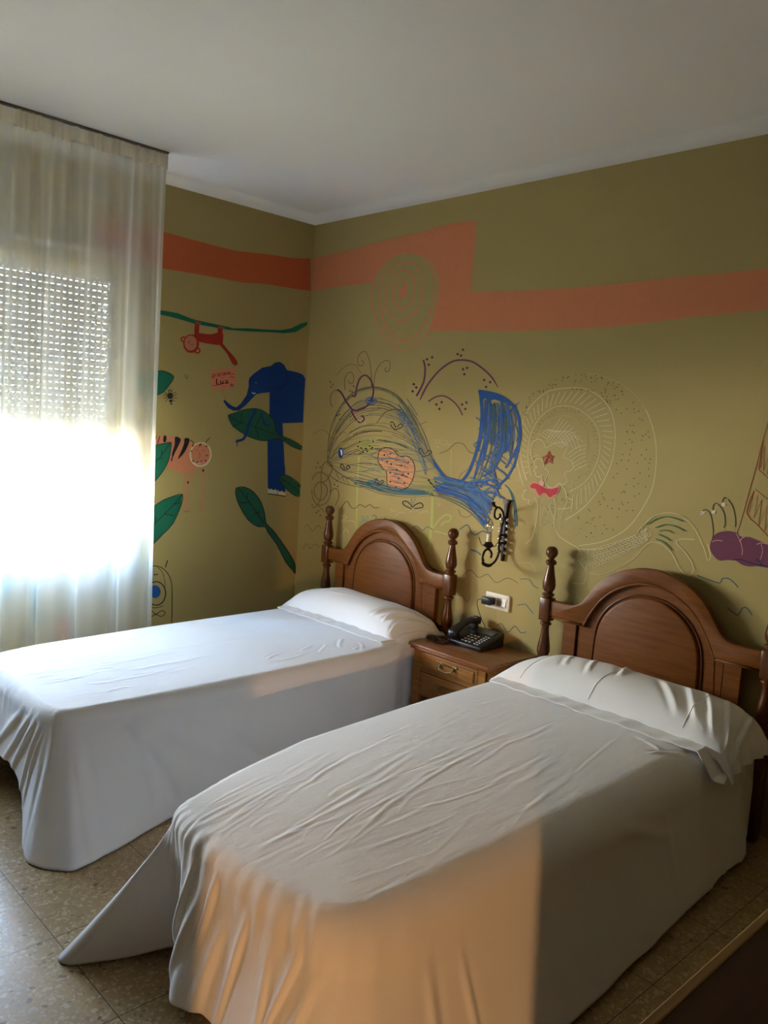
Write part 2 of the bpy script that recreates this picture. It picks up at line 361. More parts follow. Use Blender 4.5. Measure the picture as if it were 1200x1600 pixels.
# ---------------------------------------------------------------- beds
def smooth1(a, n):
    k = np.hanning(2*n+1); k /= k.sum(); p = np.concatenate([np.repeat(a[:1], n, 0), a, np.repeat(a[-1:], n, 0)])
    return np.stack([np.convolve(p[:, c], k, 'valid') for c in range(a.shape[1])], 1)
def bedspread(label, st, zt, xc, seed, wr, gathers, parent=None, sw=(), fw=(), rn=.05):
    """st: stations (Tx,Ty, Hx,Hy,Hz, fold) round the bed; wr: wrinkles on top"""
    R = np.random.RandomState(seed)
    st = np.array(st, float); d = np.r_[0, np.cumsum(np.hypot(*(np.diff(st[:, 2:4], axis=0)+np.diff(st[:, :2], axis=0)).T)/2+.004)]
    N = 1150; s = np.linspace(0, d[-1], N); S = np.stack([np.interp(s, d, st[:, c]) for c in range(6)], 1); S = smooth1(S, 6)
    T = S[:, :2]; Hm = S[:, 2:5]; fa = S[:, 5]
    nr, nv = 120, 64
    r = .05
    out = np.zeros((N, nr+nv, 3))
    spx = xc; spy = np.clip(T[:, 1], -1.72, -.5)
    dirn = np.gradient(T, axis=0); nrm = np.stack([dirn[:, 1], -dirn[:, 0]], 1)
    # outward
    cx = np.stack([T[:, 0]-spx, T[:, 1]-spy], 1); cx /= np.linalg.norm(cx, axis=1)[:, None]+1e-9
    n2 = smooth1(cx, 25); n2 /= np.linalg.norm(n2, axis=1)[:, None]
    r = .05+(rn-.05)*np.clip((n2[:, 0]-.3)/.5, 0, 1); r = smooth1(r[:, None], 30)[:, 0]; T = T-n2*(r-.05)[:, None]*.9
    for k in range(nr):
        q = (k/(nr-1))
        out[:, k, 0] = spx+(T[:, 0]-spx)*q; out[:, k, 1] = spy+(T[:, 1]-spy)*q; out[:, k, 2] = zt+.012*(1-q**2)
    # folds along the perimeter
    per = s
    F = np.zeros(N); Fg = np.zeros(N)
    for i in range(14):
        wl = R.uniform(.10, .42); F += R.uniform(.3, 1)*np.sin(2*PI*per/wl+R.uniform(0, 6.28))*(wl/.3)
    F /= 3.2
    for i in range(9):
        wl = R.uniform(.035, .09); Fg += R.uniform(.3, 1)*np.sin(2*PI*per/wl+R.uniform(0, 6.28))
    Fg /= 3; ENV = .35+.65*np.sin(per*7.3+R.uniform(0, 6))**2
    G = np.zeros(N)
    for (gs, gw, ga) in gathers: G += ga*np.exp(-((per/d[-1]-gs)/gw)**2)
    va = np.linspace(0, 1, nv+1)[1:]
    for j, v in enumerate(va):
        u = min(v/.26, 1); rest = max(0, (v-.26)/.74)
        o = r*math.sin(u*PI/2); dz = r*(1-math.cos(u*PI/2))
        base = T+n2*np.reshape(o, (-1, 1))
        bz = zt-dz
        P = base+(Hm[:, :2]-base)*(rest**1.15)
        z = bz+(Hm[:, 2]-bz)*rest
        f = fa*F*(rest**.8)+G*Fg*ENV*math.exp(-((v-.22)/.20)**2)*.008+G*Fg*ENV*.0015*rest
        P = P+n2*f[:, None]
        out[:, nr+j, 0] = P[:, 0]; out[:, nr+j, 1] = P[:, 1]; out[:, nr+j, 2] = z
    # wrinkles: ridges (x0,y0,x1,y1,width,height,curve)
    Z = out[:, :, 2]; X = out[:, :, 0]; Y = out[:, :, 1]
    top = np.zeros_like(Z); msk = np.ones_like(Z); msk[:, nr:] = np.linspace(1, 0, nv)[None]**6
    for (x0, y0, x1, y1, wd, h, cv) in wr:
        L = math.hypot(x1-x0, y1-y0); ux, uy = (x1-x0)/L, (y1-y0)/L
        a = (X-x0)*ux+(Y-y0)*uy; b = -(X-x0)*uy+(Y-y0)*ux
        t = a/L; b = b-cv*4*t*(1-t)
        env = np.clip(t*4, 0, 1)*np.clip((1-t)*4, 0, 1)
        env = env*env*(3-2*env)
        top += h*env*(np.exp(-(b/wd)**2)-.5*np.exp(-((b-1.6*wd)/wd)**2))
    # creases on the near side (y,z) and on the foot drape (x,z)
    NX, NY = np.repeat(n2[:, :1], nr+nv, 1), np.repeat(n2[:, 1:], nr+nv, 1); rows = np.zeros_like(Z); rows[:, nr:] = (np.clip(np.arange(nv)/10, 0, 1)*(1-.75*np.clip((np.arange(nv)/nv-.3)/.7, 0, 1)))[None]
    for lst, cc, mk in ((sw, Y, NX > .6), (fw, X, NY < -.6)):
        for (a0, z0, a1, z1, wd, h, cv) in lst:
            a1, z1 = a0+(a1-a0)*1.6, z0+(z1-z0)*1.6
            L = math.hypot(a1-a0, z1-z0); ua, uz = (a1-a0)/L, (z1-z0)/L
            a = (cc-a0)*ua+(Z-z0)*uz; b = -(cc-a0)*uz+(Z-z0)*ua; t = a/L; b = b-cv*4*t*(1-t)
            env = np.clip(t*3, 0, 1)*np.clip((1-t)*3, 0, 1); env = env*env*(3-2*env)
            D = 1.5*h*env*(np.exp(-(b/wd)**2)-.4*np.exp(-((b-1.7*wd)/wd)**2))*mk*rows
            out[:, :, 0] += D*NX; out[:, :, 1] += D*NY
    # soft sags
    for i in range(10):
        kx, ky = R.uniform(-9, 9), R.uniform(-4, 4); top += .0012*np.sin(kx*X+ky*Y+R.uniform(0, 6))
    out[:, :, 2] += top*msk
    o = grid_mesh('bedspread', out.reshape(-1, 3), N, nr+nv, M['sheet'], parent)
    tag(o, label, 'bedspread')
    md = o.modifiers.new('thickness', 'SOLIDIFY'); md.thickness = .0025; md.offset = -1
    return o
def wrk(n, seed, x0, x1, y0, y1, ang, dang, l0, l1, w0, w1, h, cv=.02):
    R = random.Random(seed); L = []
    for i in range(n):
        x, y = R.uniform(x0, x1), R.uniform(y0, y1); a = math.radians(ang+R.uniform(-dang, dang)); l = R.uniform(l0, l1)
        L.append((x-math.cos(a)*l/2, y-math.sin(a)*l/2, x+math.cos(a)*l/2, y+math.sin(a)*l/2, R.uniform(w0, w1), h*R.uniform(.35, 1), R.uniform(-cv, cv)))
    return L
ZT = .45
st1 = [(.575, -.10, .50, -.08, .05, .006), (.595, -.6, .51, -.6, .06, .01), (.61, -1.3, .52, -1.3, .06, .012), (.66, -1.9, .55, -1.95, .05, .012),
       (.70, -2.06, .56, -2.25, .03, .012), (.78, -2.13, .72, -2.30, .06, .012), (1.00, -2.145, 1.0, -2.225, .175, .008), (1.20, -2.15, 1.19, -2.21, .185, .006),
       (1.27, -2.15, 1.28, -2.21, .155, .004), (1.33, -2.15, 1.34, -2.215, .10, .004), (1.37, -2.15, 1.40, -2.235, .045, .004), (1.41, -2.14, 1.52, -2.28, .008, .004), (1.44, -2.13, 1.60, -2.292, .004, .003),
       (1.452, -2.11, 1.665, -2.265, .004, .003), (1.457, -2.09, 1.735, -2.20, .004, .002), (1.458, -2.03, 1.715, -2.12, .004, .002), (1.455, -1.95, 1.69, -2.03, .004, .003),
       (1.452, -1.7, 1.60, -1.78, .006, .006), (1.45, -1.2, 1.545, -1.25, .01, .007), (1.445, -.72, 1.50, -.72, .012, .005), (1.42, -.50, 1.48, -.50, .012, .004), (1.388, -.42, 1.440, -.415, .012, .003), (1.382, -.10, 1.43, -.10, .012, .003)]
wr1 = wrk(26, 1, .75, 1.4, -1.9, -.8, 97, 6, .15, .45, .006, .011, .0018) + wrk(6, 2, 1.30, 1.42, -1.15, -.68, 120, 25, .08, .2, .006, .009, .0032) + wrk(12, 4, .8, 1.4, -2.1, -1.8, 85, 15, .1, .3, .006, .010, .0020)
bed1 = empty('bed', (1.0, -1.1, 0), 'single bed nearer the window, its mattress under the white bedspread', 'bed')
bs1 = bedspread('white bedspread draped over the bed nearer the window, corner trailing on the tiles', st1, ZT, 1.03, 11, wr1, [(.40, .06, 1.0), (.47, .04, 1.0)], None,
    [(-2.02, .43, -1.80, .05, .03, -.012, .06), (-1.98, .40, -1.55, .10, .04, -.008, .05), (-1.55, .35, -1.25, .12, .025, -.010, -.05), (-2.10, .40, -2.12, .03, .02, .010, .0), (-1.9, .42, -1.86, .12, .02, .005, .02), (-1.1, .40, -.8, .10, .04, -.008, .03)],
    [(1.40, .43, 1.25, .22, .012, .012, .0), (1.43, .42, 1.33, .16, .010, .012, -.01), (1.36, .43, 1.18, .22, .012, .010, .0), (1.44, .40, 1.38, .12, .010, .010, -.01), (1.30, .43, 1.10, .25, .014, .008, .0), (1.46, .38, 1.52, .05, .015, -.01, .0)])
st2 = [(2.085, -.10, 2.04, -.10, .05, .006), (2.115, -1.0, 2.04, -1.0, .05, .01), (2.165, -1.60, 2.08, -1.62, .05, .01), (2.25, -1.93, 2.14, -1.98, .03, .006),
       (2.285, -2.03, 2.13, -2.16, .01, .003), (2.305, -2.085, 2.10, -2.36, .003, .001), (2.31, -2.10, 2.115, -2.405, .003, .001), (2.318, -2.115, 2.165, -2.40, .003, .002), (2.325, -2.13, 2.24, -2.27, .012, .003),
       (2.35, -2.14, 2.31, -2.16, .04, .004), (2.385, -2.15, 2.39, -2.13, .06, .004), (2.41, -2.155, 2.46, -2.20, .08, .003), (2.44, -2.16, 2.51, -2.28, .085, .006), (2.50, -2.165, 2.56, -2.30, .08, .010),
       (2.62, -2.17, 2.64, -2.28, .09, .012), (2.80, -2.175, 2.82, -2.29, .10, .014), (2.92, -2.16, 2.98, -2.33, .07, .012), (2.965, -2.13, 3.12, -2.36, .01, .006), (2.99, -2.07, 3.24, -2.26, .004, .003), (3.0, -1.98, 3.22, -2.1, .006, .004),
       (3.0, -1.5, 3.175, -1.52, .02, .005), (3.0, -1.15, 3.155, -1.17, .025, .005), (2.995, -.6, 3.12, -.62, .03, .006), (2.99, -.3, 3.10, -.32, .03, .012), (2.98, -.10, 3.06, -.14, .05, .012)]
wr2 = wrk(34, 7, 2.3, 2.75, -2.12, -1.55, 103, 9, .12, .40, .004, .007, .0011, .02) + wrk(7, 17, 2.35, 2.7, -1.95, -1.5, 104, 5, .4, .8, .007, .010, .0014, .03) + wrk(18, 8, 2.6, 2.98, -2.1, -1.5, 96, 12, .15, .45, .005, .008, .0009) \
    + wrk(30, 9, 2.2, 2.95, -1.4, -.7, 100, 7, .15, .5, .006, .010, .0010) + [(2.9, -.72, 2.985, -.58, .008, .006, .0), (2.8, -.62, 2.93, -.66, .007, .005, .01)]
bed2 = empty('bed', (2.53, -1.1, 0), 'single bed in the foreground, its mattress under the white bedspread', 'bed')
bs2 = bedspread('white bedspread over the foreground bed with one corner pulled out across the floor', st2, ZT, 2.55, 23, wr2, [(.37, .03, .6), (.42, .02, .6), (.47, .06, .45), (.54, .05, .45), (.97, .05, .8)], None,
    [(-1.2, .38, -.95, .30, .02, .004, .01), (-.62, .40, -.60, .08, .015, .006, 0), (-.42, .38, -.46, .06, .012, .008, 0), (-.30, .38, -.33, .06, .012, .008, 0), (-1.95, .36, -2.0, .04, .015, .007, 0), (-1.85, .34, -1.86, .04, .012, .006, 0), (-.85, .38, -.84, .1, .02, .004, 0)],
    [(2.30, .40, 2.15, .05, .012, .008, .01), (2.26, .26, 2.19, .04, .010, .007, 0), (2.32, .38, 2.22, .12, .008, .006, 0), (2.50, .42, 2.46, .12, .010, .012, .0), (2.56, .38, 2.48, .10, .014, .012, .01), (2.66, .34, 2.62, .08, .016, .012, -.01), (2.74, .42, 2.70, .12, .012, .010, .0), (2.82, .36, 2.86, .08, .012, .010, .01), (2.92, .42, 2.86, .10, .010, .010, .0), (2.60, .42, 2.58, .28, .010, .008, .0), (2.97, .40, 2.93, .06, .012, .009, .0)], .12)
for b, xa, xb in ((bed1, .60, 1.37), (bed2, 2.26, 2.96)):
    bm = NB(); box(bm, xa, xb, -2.03, -.115, .27, .425, bev=.03, seg=4); obj('mattress', bm, M['matt'], b, smooth=50)
    bm = NB(); box(bm, xa+.02, xb-.02, -2.0, -.12, .16, .268, bev=.01); obj('bed_base', bm, M['darkfab'], b)
    for x in (xa+.08, xb-.08):
        for y in (-1.95, -.22):
            bm = NB(); lathe(bm, [(.02, 0), (.022, .02), (.022, .162)], x, y, 16); obj('leg', bm, M['black'], b, smooth=40)

# ---------------------------------------------------------------- pillows
def pillow(label, P, yF, yB, seed, hemlabel, wrs, pips=()):
    """P: stations (x, z_base, z_ridge) left to right"""
    R = np.random.RandomState(seed); P = np.array(P, float)
    d = np.r_[0, np.cumsum(np.hypot(np.diff(P[:, 0]), np.diff(P[:, 2])))]
    nu, nv = 460, 150
    s = np.linspace(0, d[-1], nu); S = np.stack([np.interp(s, d, P[:, c]) for c in range(P.shape[1])], 1); S = smooth1(S, 14)
    v = np.linspace(0, 1, nv)
    Sv = np.sin(PI*v**.86)**.62
    yv = yF+(yB-yF)*(v+.055*np.sin(2*PI*v)*-1)
    X = np.repeat(S[:, :1], nv, 1); Yv = np.repeat(yv[None], nu, 0)
    Z = S[:, 1:2]+(S[:, 2:3]-S[:, 1:2])*Sv[None]
    u = np.repeat((s/d[-1])[:, None], nv, 1); vv = np.repeat(v[None], nu, 0)
    D = np.zeros_like(Z)
    for (u0, v0, u1, v1, wd, h, cv) in wrs:
        L = math.hypot((u1-u0)*d[-1], (v1-v0)*.5); ux, uy = (u1-u0)*d[-1]/L, (v1-v0)*.5/L
        a = ((u-u0)*d[-1])*ux+((vv-v0)*.5)*uy; b = -((u-u0)*d[-1])*uy+((vv-v0)*.5)*ux; t = a/L; b = b-cv*4*t*(1-t)
        env = np.clip(t*3.5, 0, 1)*np.clip((1-t)*3.5, 0, 1); env = env*env*(3-2*env)
        D += h*env*(np.exp(-(b/wd)**2)-.6*np.exp(-((b-1.7*wd)/(wd*1.1))**2))
    for i in range(8):
        kx, ky = R.uniform(-14, 14), R.uniform(-10, 10); D += .0016*np.sin(kx*u*d[-1]+ky*vv*.5+R.uniform(0, 6))*np.sin(PI*vv)
    edge = np.clip((u-.86)/.14, 0, 1)
    rip = np.sin(vv*2*PI*5.2+1.2)*.006*edge**1.5
    V = np.stack([X+rip*1.0+D*edge*.8, Yv-D*.5*np.cos(PI*vv)*(1-edge*.5)*1.0, Z+D*(1-edge*.5)], 2)
    o = grid_mesh('pillow', V.reshape(-1, 3), nu, nv, M['pillow']); md = o.modifiers.new('thickness', 'SOLIDIFY'); md.thickness = .003; md.offset = -1
    tag(o, label, 'pillow')
    # flat hem of the pillowcase lying in front of the pillow
    n2, m2 = 220, 26
    V2 = np.zeros((n2, m2, 3)); tt = np.linspace(0, 1, n2)
    xa, xe = P[0, 0]+(.07 if seed == 31 else .045), P[-1, 0]-.015+(.05 if seed == 31 else 0)
    for j in range(m2):
        q = j/(m2-1)
        yb = (yF+.03)*(1-q)+(yF-.060-.02*np.sin(tt*PI))*q
        xx = xa+(xe-xa)*tt
        xx = xx+q*.03*np.clip((tt-.9)/.1, 0, 1)
        z = ZT+.0065+.010*np.clip(1-((xx-(xa+xe)/2)/((xe-xa)/2))**2, 0, 1)+.006*(1-q)+.0015*np.sin(tt*60+q*3)+.0015*np.sin(tt*23)
        over = np.clip(xx-EDGE[seed], 0, None); z = z-np.minimum(over*1.1, .075)-over**2*3*(over < .03)
        V2[:, j, 0] = xx-over*.12; V2[:, j, 1] = yb; V2[:, j, 2] = z
    h = grid_mesh('pillowcase_hem', V2.reshape(-1, 3), n2, m2, M['pillow'], o, solid=.004); tag(h, hemlabel)
    for (u0, v0, u1, v1) in pips:
        pts = []
        for k in range(24):
            t = k/23; iu = int((u0+(u1-u0)*t)*(nu-1)); iv = int((v0+(v1-v0)*t)*(nv-1)); pts.append(Vector(V[iu, iv])+Vector((0, -.0005, .0006)))
        bm = NB(); tube(bm, pts, .0016, 6); q_ = obj('seam_piping', bm, M['pillow'], o, smooth=True)
    return o
EDGE = {31: 1.415, 37: 3.01}
P1 = [(.50, .43, .435), (.53, .445, .48), (.60, .452, .545), (.80, .454, .585), (1.15, .454, .580), (1.30, .453, .570), (1.37, .450, .552), (1.405, .43, .515), (1.425, .405, .46), (1.432, .39, .42), (1.436, .38, .395)]
pw1 = [(.78, .12, .86, .62, .010, .020, .012), (.70, .10, .80, .70, .012, .012, .01), (.86, .05, .90, .75, .010, .018, .01), (.74, .10, .90, .90, .012, .006, .0), (.92, .05, .93, .8, .012, .012, 0), (.60, .55, .95, .80, .012, .006, .01), (.55, .65, .92, .90, .010, .006, .01),
       (.20, .5, .45, .62, .02, .004, 0), (.3, .3, .5, .4, .015, .003, 0), (.12, .62, .4, .75, .015, .003, 0)]
pil1 = pillow('long white pillow on the bed nearer the window, end hanging by the nightstand', P1, -.50, -.115, 31, 'flat sewn hem', pw1)
P2 = [(2.04, .44, .445), (2.065, .452, .475), (2.12, .453, .525), (2.25, .455, .575), (2.45, .455, .590), (2.85, .455, .588), (2.98, .450, .570), (3.055, .425, .525), (3.095, .385, .455), (3.11, .355, .40)]
pw2 = [(.74, .08, .58, .60, .014, .006, -.01), (.80, .06, .66, .65, .014, .007, -.01), (.86, .05, .71, .68, .014, .009, -.012), (.92, .04, .78, .7, .013, .009, -.012), (.96, .05, .86, .8, .013, .010, -.01),
       (.40, .2, .32, .7, .012, .005, 0), (.30, .25, .24, .6, .012, .004, 0), (.5, .3, .42, .8, .012, .006, 0), (.15, .3, .12, .75, .012, .004, 0)]
pil2 = pillow('long white pillow with raised seams on the foreground bed', P2, -.50, -.115, 37, 'flat sewn hem ending in a drooping corner', pw2, [(.16, .04, .20, .62), (.44, .03, .47, .62), (.76, .05, .76, .55)])

# ---------------------------------------------------------------- headboards
def headboard(x0, W, label):
    """post centres at x0 and x0+W, against the wall"""
    t = empty('headboard', (x0+W/2, -.06, 0), label, 'headboard'); c = x0+W/2
    def fl(half): return [(c-d, z) for d, z in half[::-1] if d > 1e-6]+[(c+d, z) for d, z in half]
    e = W/2-.024
    top = [(0, .978), (.06, .973), (.13, .953), (.19, .922), (.245, .875), (.285, .822), (.312, .783), (.338, .760), (.37, .749), (.42, .7455), (e, .7455)]
    tops = [(p.x, p.y) for p in catmull([(a, b, 0) for a, b in top], 5)]
    inn = [(0, .918), (.06, .911), (.12, .888), (.18, .852), (.23, .803), (.268, .745), (.292, .700), (.303, .674)]
    inns = [(p.x, p.y) for p in catmull([(a, b, 0) for a, b in inn], 5)]
    def side(sgn): return [(c+sgn*d, z) for d, z in tops], [(c+sgn*d, z) for d, z in inns]
    tr, ir = side(1); tl, il = side(-1)
    outline = tl[::-1]+tr[1:]+[(c+e, .674)]+[(c+.303, .674)]+ir[:-1][::-1]+il[1:-1]+[(c-.303, .674), (c-e, .674)]
    # crest as one ring-shaped board: built from quads between top and inner curve
    bm = NB(); prism_xz(bm, outline, -.086, -.052, bev=.005); obj('crest_rail', bm, M['hb'], t, smooth=35)
    # bead that follows the inside of the arch
    bm = NB(); pts = [(x, -.079, z-.006) for x, z in (il[::-1]+ir[1:])]; tube(bm, pts, .007, 8)
    for s in (-1, 1): tube(bm, [(c+s*.297, -.079, .668), (c+s*(e-.01), -.079, .668)], .006, 8)
    obj('bead_moulding', bm, M['hb'], t, smooth=True)
    # back panel with stiles
    bm = NB(); hw = .335
    pan = [(c-hw, .18)]+[(c-hw, .69)]+[(c-.292, .71)]+[(x, z+.012) for x, z in il[::-1]+ir[1:]][2:-2]+[(c+.292, .71), (c+hw, .69), (c+hw, .18)]
    prism_xz(bm, pan, -.066, -.046); obj('panel', bm, M['hb'], t)
    for s in (-1, 1):
        bm = NB(); a, b = sorted((c+s*.342, c+s*.412)); box(bm, a, b, -.076, -.046, .18, .69, bev=.003); obj('stile', bm, M['hb'], t)
    ra = [(0, .853), (.06, .846), (.12, .820), (.17, .783), (.208, .735), (.230, .685), (.240, .62), (.243, .53), (.243, .20)]
    ras = [(p.x, p.y) for p in catmull([(a, b, 0) for a, b in ra], 5)]
    o2 = [(c-d, z) for d, z in ras[::-1]]+[(c+d, z) for d, z in ras[1:]]
    bm = NB(); prism_xz(bm, o2, -.080, -.060, bev=.010, seg=3); obj('raised_panel', bm, M['hb'], t, smooth=40)
    bm = NB(); tube(bm, [(x+(.009 if x > c else -.009 if x < c else 0), -.068, z+(.006 if z > .6 else 0)) for x, z in o2], .0045, 6); tag(obj('panel_groove', bm, M['post'], t, smooth=True), 'dark line around the raised panel')
    prof = [(.0, .9975), (.012, .996), (.021, .990), (.027, .980), (.0285, .968), (.026, .956), (.019, .946), (.013, .941), (.0125, .937), (.019, .934), (.0255, .927), (.0265, .920), (.023, .913), (.016, .909), (.0165, .900), (.019, .885), (.0225, .865), (.0275, .840), (.0305, .818), (.030, .802), (.024, .788), (.0185, .782), (.019, .779), (.027, .775), (.029, .770), (.027, .764), (.020, .760), (.022, .7565), (.026, .752)]
    prof2 = [(.026, .648), (.021, .644), (.0195, .640), (.026, .636), (.0275, .631), (.026, .626), (.019, .622), (.0175, .612), (.018, .600), (.020, .580), (.024, .555), (.0285, .530), (.0305, .510), (.030, .495), (.025, .478), (.019, .468), (.0185, .464), (.026, .460), (.028, .454), (.026, .448), (.022, .443), (.024, .438), (.026, .434)]
    for x in (x0, x0+W):
        bm = NB(); lathe(bm, prof, x, -.07); lathe(bm, prof2, x, -.07)
        for za, zb in ((.645, .755), (0, .436)): 
            box(bm, x-.0275, x+.0275, -.0975, -.0425, za, zb, bev=.006)
        obj('post', bm, M['post'], t, smooth=40)
    for z0 in (.20,):
        bm = NB(); box(bm, x0+.02, x0+W-.02, -.072, -.05, .12, .20, bev=.003); obj('lower_rail', bm, M['hb'], t)
    return t
headboard(.3925, 1.0025, 'arched brown wooden headboard between turned posts, behind the bed nearer the window')
headboard(2.010, 1.024, 'arched brown wooden headboard between turned posts, behind the foreground bed')

# ---------------------------------------------------------------- nightstand
ns = empty('nightstand', (1.698, -.2, 0), 'small brown two-drawer nightstand standing between the beds', 'nightstand')
bm = NB()
box(bm, 1.446, 1.950, -.404, -.016, .437, .4513, bev=.004, seg=3); box(bm, 1.453, 1.943, -.397, -.016, .424, .437, bev=.004, seg=3)
obj('top', bm, M['nstop'], ns, smooth=30)
bm = NB()
box(bm, 1.472, 1.492, -.378, -.02, .13, .424); box(bm, 1.904, 1.924, -.378, -.02, .13, .424); box(bm, 1.49, 1.906, -.03, -.02, .13, .424); box(bm, 1.49, 1.906, -.36, -.03, .13, .15)
box(bm, 1.472, 1.522, -.384, -.366, .10, .424, bev=.002); box(bm, 1.882, 1.924, -.384, -.366, .10, .424, bev=.002)
for z0, z1 in ((.322, .334), (.20, .212), (.418, .424)): box(bm, 1.52, 1.884, -.382, -.362, z0, z1)
obj('carcass', bm, M['ns'], ns)
for i, (z0, z1) in enumerate(((.334, .418), (.212, .320))):
    d = None
    bm = NB(); box(bm, 1.524, 1.880, -.386, -.368, z0+.002, z1-.002, bev=.002)
    box(bm, 1.542, 1.862, -.3925, -.384, z0+.016, z1-.014, bev=.004, seg=3)
    d = obj('drawer', bm, M['ns'], ns)
    zc = (z0+z1)/2+.004; xm = 1.702
    bm = NB()
    for s in (-1, 1):
        ball(bm, (xm+s*.042, -.397, zc+.006), .0075, 10); tube(bm, [(xm+s*.042, -.39, zc+.006), (xm+s*.052, -.396, zc+.014), (xm+s*.060, -.394, zc+.020), (xm+s*.066, -.393, zc+.012)], .0028, 6)
        box(bm, xm+s*.042-.010, xm+s*.042+.010, -.3945, -.3915, zc-.006, zc+.020, bev=.001)
    tube(bm, catmull([(xm-.042, -.400, zc+.005), (xm-.038, -.409, zc-.008), (xm-.018, -.413, zc-.013), (xm, -.414, zc-.015), (xm+.018, -.413, zc-.013), (xm+.038, -.409, zc-.008), (xm+.042, -.400, zc+.005)], 5), .0032, 8)
    tube(bm, catmull([(xm-.04, -.394, zc+.008), (xm-.015, -.396, zc+.012), (xm+.015, -.396, zc+.012), (xm+.04, -.394, zc+.008)], 4), .004, 6)
    tag(obj('drawer_handle', bm, M['brass'], d, smooth=50), 'aged brass bail handle')
bm = NB(); box(bm, 1.464, 1.932, -.392, -.018, .10, .13, bev=.006, seg=3)
obj('plinth_moulding', bm, M['ns'], ns, smooth=30)
for x in (1.47, 1.872):
    for y in (-.385, -.075):
        bm = NB(); box(bm, x, x+.055, y, y+.055, 0, .102, bev=.008); obj('foot', bm, M['ns'], ns)

# ---------------------------------------------------------------- telephone
tel = empty('telephone', (1.66, -.14, .4513), 'black corded desk telephone on the nightstand', 'telephone')
def slab(bm, pts_bot, pts_top, bev=.004):
    """eight corners: bottom and top quads"""
    v = [bm.verts.new(p) for p in pts_bot+pts_top]
    for f in ((3, 2, 1, 0), (4, 5, 6, 7), (0, 1, 5, 4), (1, 2, 6, 5), (2, 3, 7, 6), (3, 0, 4, 7)): bm.faces.new([v[i] for i in f])
    if bev: bmesh.ops.bevel(bm, geom=list({e for q in v for e in q.link_edges}), offset=bev, segments=3, profile=.5, affect='EDGES')
zb = .4515
TX0, TX1, TY0, TY1 = 1.545, 1.765, -.235, -.045
def topz(y): return zb+.022+(y-TY0)/(TY1-TY0)*.048
bm = NB(); slab(bm, [(TX0, TY0, zb), (TX1, TY0, zb), (TX1-.005, TY1, zb), (TX0+.005, TY1, zb)], [(TX0, TY0, topz(TY0)), (TX1, TY0, topz(TY0)), (TX1-.005, TY1, topz(TY1)), (TX0+.005, TY1, topz(TY1))], .007)
base = obj('phone_base', bm, M['black'], tel, smooth=40)
for i in range(4):
    for j in range(3):
        x = 1.632+j*.023; y = -.213+i*.022; z = topz(y)
        bm = NB(); box(bm, x-.0065, x+.0065, y-.0045, y+.0045, z-.002, z+.0035, bev=.0015); obj('key', bm, M['keys'], tel)
for i in range(6):
    for j in range(2):
        x = 1.712+j*.018; y = -.216+i*.017; z = topz(y)
        bm = NB(); box(bm, x-.0055, x+.0055, y-.003, y+.003, z-.002, z+.003, bev=.001); obj('key', bm, M['keys'], tel)
bm = NB(); slab(bm, [(1.640, -.108, topz(-.108)-.002), (1.735, -.108, topz(-.108)-.002), (1.735, -.068, topz(-.068)-.002), (1.640, -.068, topz(-.068)-.002)], [(1.640, -.108, topz(-.108)+.003), (1.735, -.108, topz(-.108)+.003), (1.735, -.068, topz(-.068)+.006), (1.640, -.068, topz(-.068)+.006)], .001)
tag(obj('display', bm, M['lcd'], tel), 'grey green display')
# handset lying along the left side of the base
bm = NB(); nh = 26; ring = []
for i in range(nh):
    t = i/(nh-1); y = -.248+t*.205; zc_ = topz(max(y, TY0))+.030+.016*math.sin(PI*t)+.004
    wx = .024+.004*math.cos(2*PI*t); hz = .011+.010*abs(math.cos(PI*t))**3
    if t in (0, 1): wx *= .75; hz *= .6
    zc_ -= .006*abs(math.cos(PI*t))**3
    ring.append([bm.verts.new((1.582+wx*math.copysign(abs(math.cos(a))**.6, math.cos(a)), y, zc_+hz*math.copysign(abs(math.sin(a))**.6, math.sin(a)))) for a in [2*PI*k/20 for k in range(20)]])
for i in range(nh-1):
    for k in range(20): bm.faces.new((ring[i][k], ring[i][(k+1) % 20], ring[i+1][(k+1) % 20], ring[i+1][k]))
bm.faces.new(ring[0][::-1]); bm.faces.new(ring[-1]); bmesh.ops.recalc_face_normals(bm, faces=bm.faces)
for yy_ in (-.215, -.075): box(bm, 1.562, 1.602, yy_-.016, yy_+.016, topz(yy_)-.003, topz(yy_)+.026, bev=.004)
hs = obj('handset', bm, M['black'], tel, smooth=50)
bm = NB(); z_ = topz(-.06)+.052; slab(bm, [(1.570, -.082, z_-.010), (1.600, -.082, z_-.010), (1.600, -.060, z_-.014), (1.570, -.060, z_-.014)], [(1.570, -.082, z_-.0005), (1.600, -.082, z_-.0005), (1.600, -.060, z_-.005), (1.570, -.060, z_-.005)], 0)
tag(obj('handset_label', bm, M['keys'], hs), 'pale sticker on the handset')
# coiled cord bunched on the nightstand
path = catmull([(1.575, -.245, zb+.018), (1.578, -.285, zb+.009), (1.535, -.300, zb+.009), (1.50, -.262, zb+.009), (1.462, -.285, zb+.009), (1.458, -.245, zb+.010), (1.50, -.225, zb+.012), (1.535, -.245, zb+.018), (1.55, -.215, zb+.010)], 40)
bm = NB(); co = []
for i, p in enumerate(path):
    t = (path[min(i+1, len(path)-1)]-path[max(i-1, 0)]).normalized(); n_ = t.cross(Vector((0, 0, 1))).normalized(); b_ = t.cross(n_); a = i*.95
    co.append(p+(n_*math.cos(a)+b_*math.sin(a))*.0062)
tube(bm, co, .0017, 5); obj('coiled_cord', bm, M['black'], tel, smooth=True)

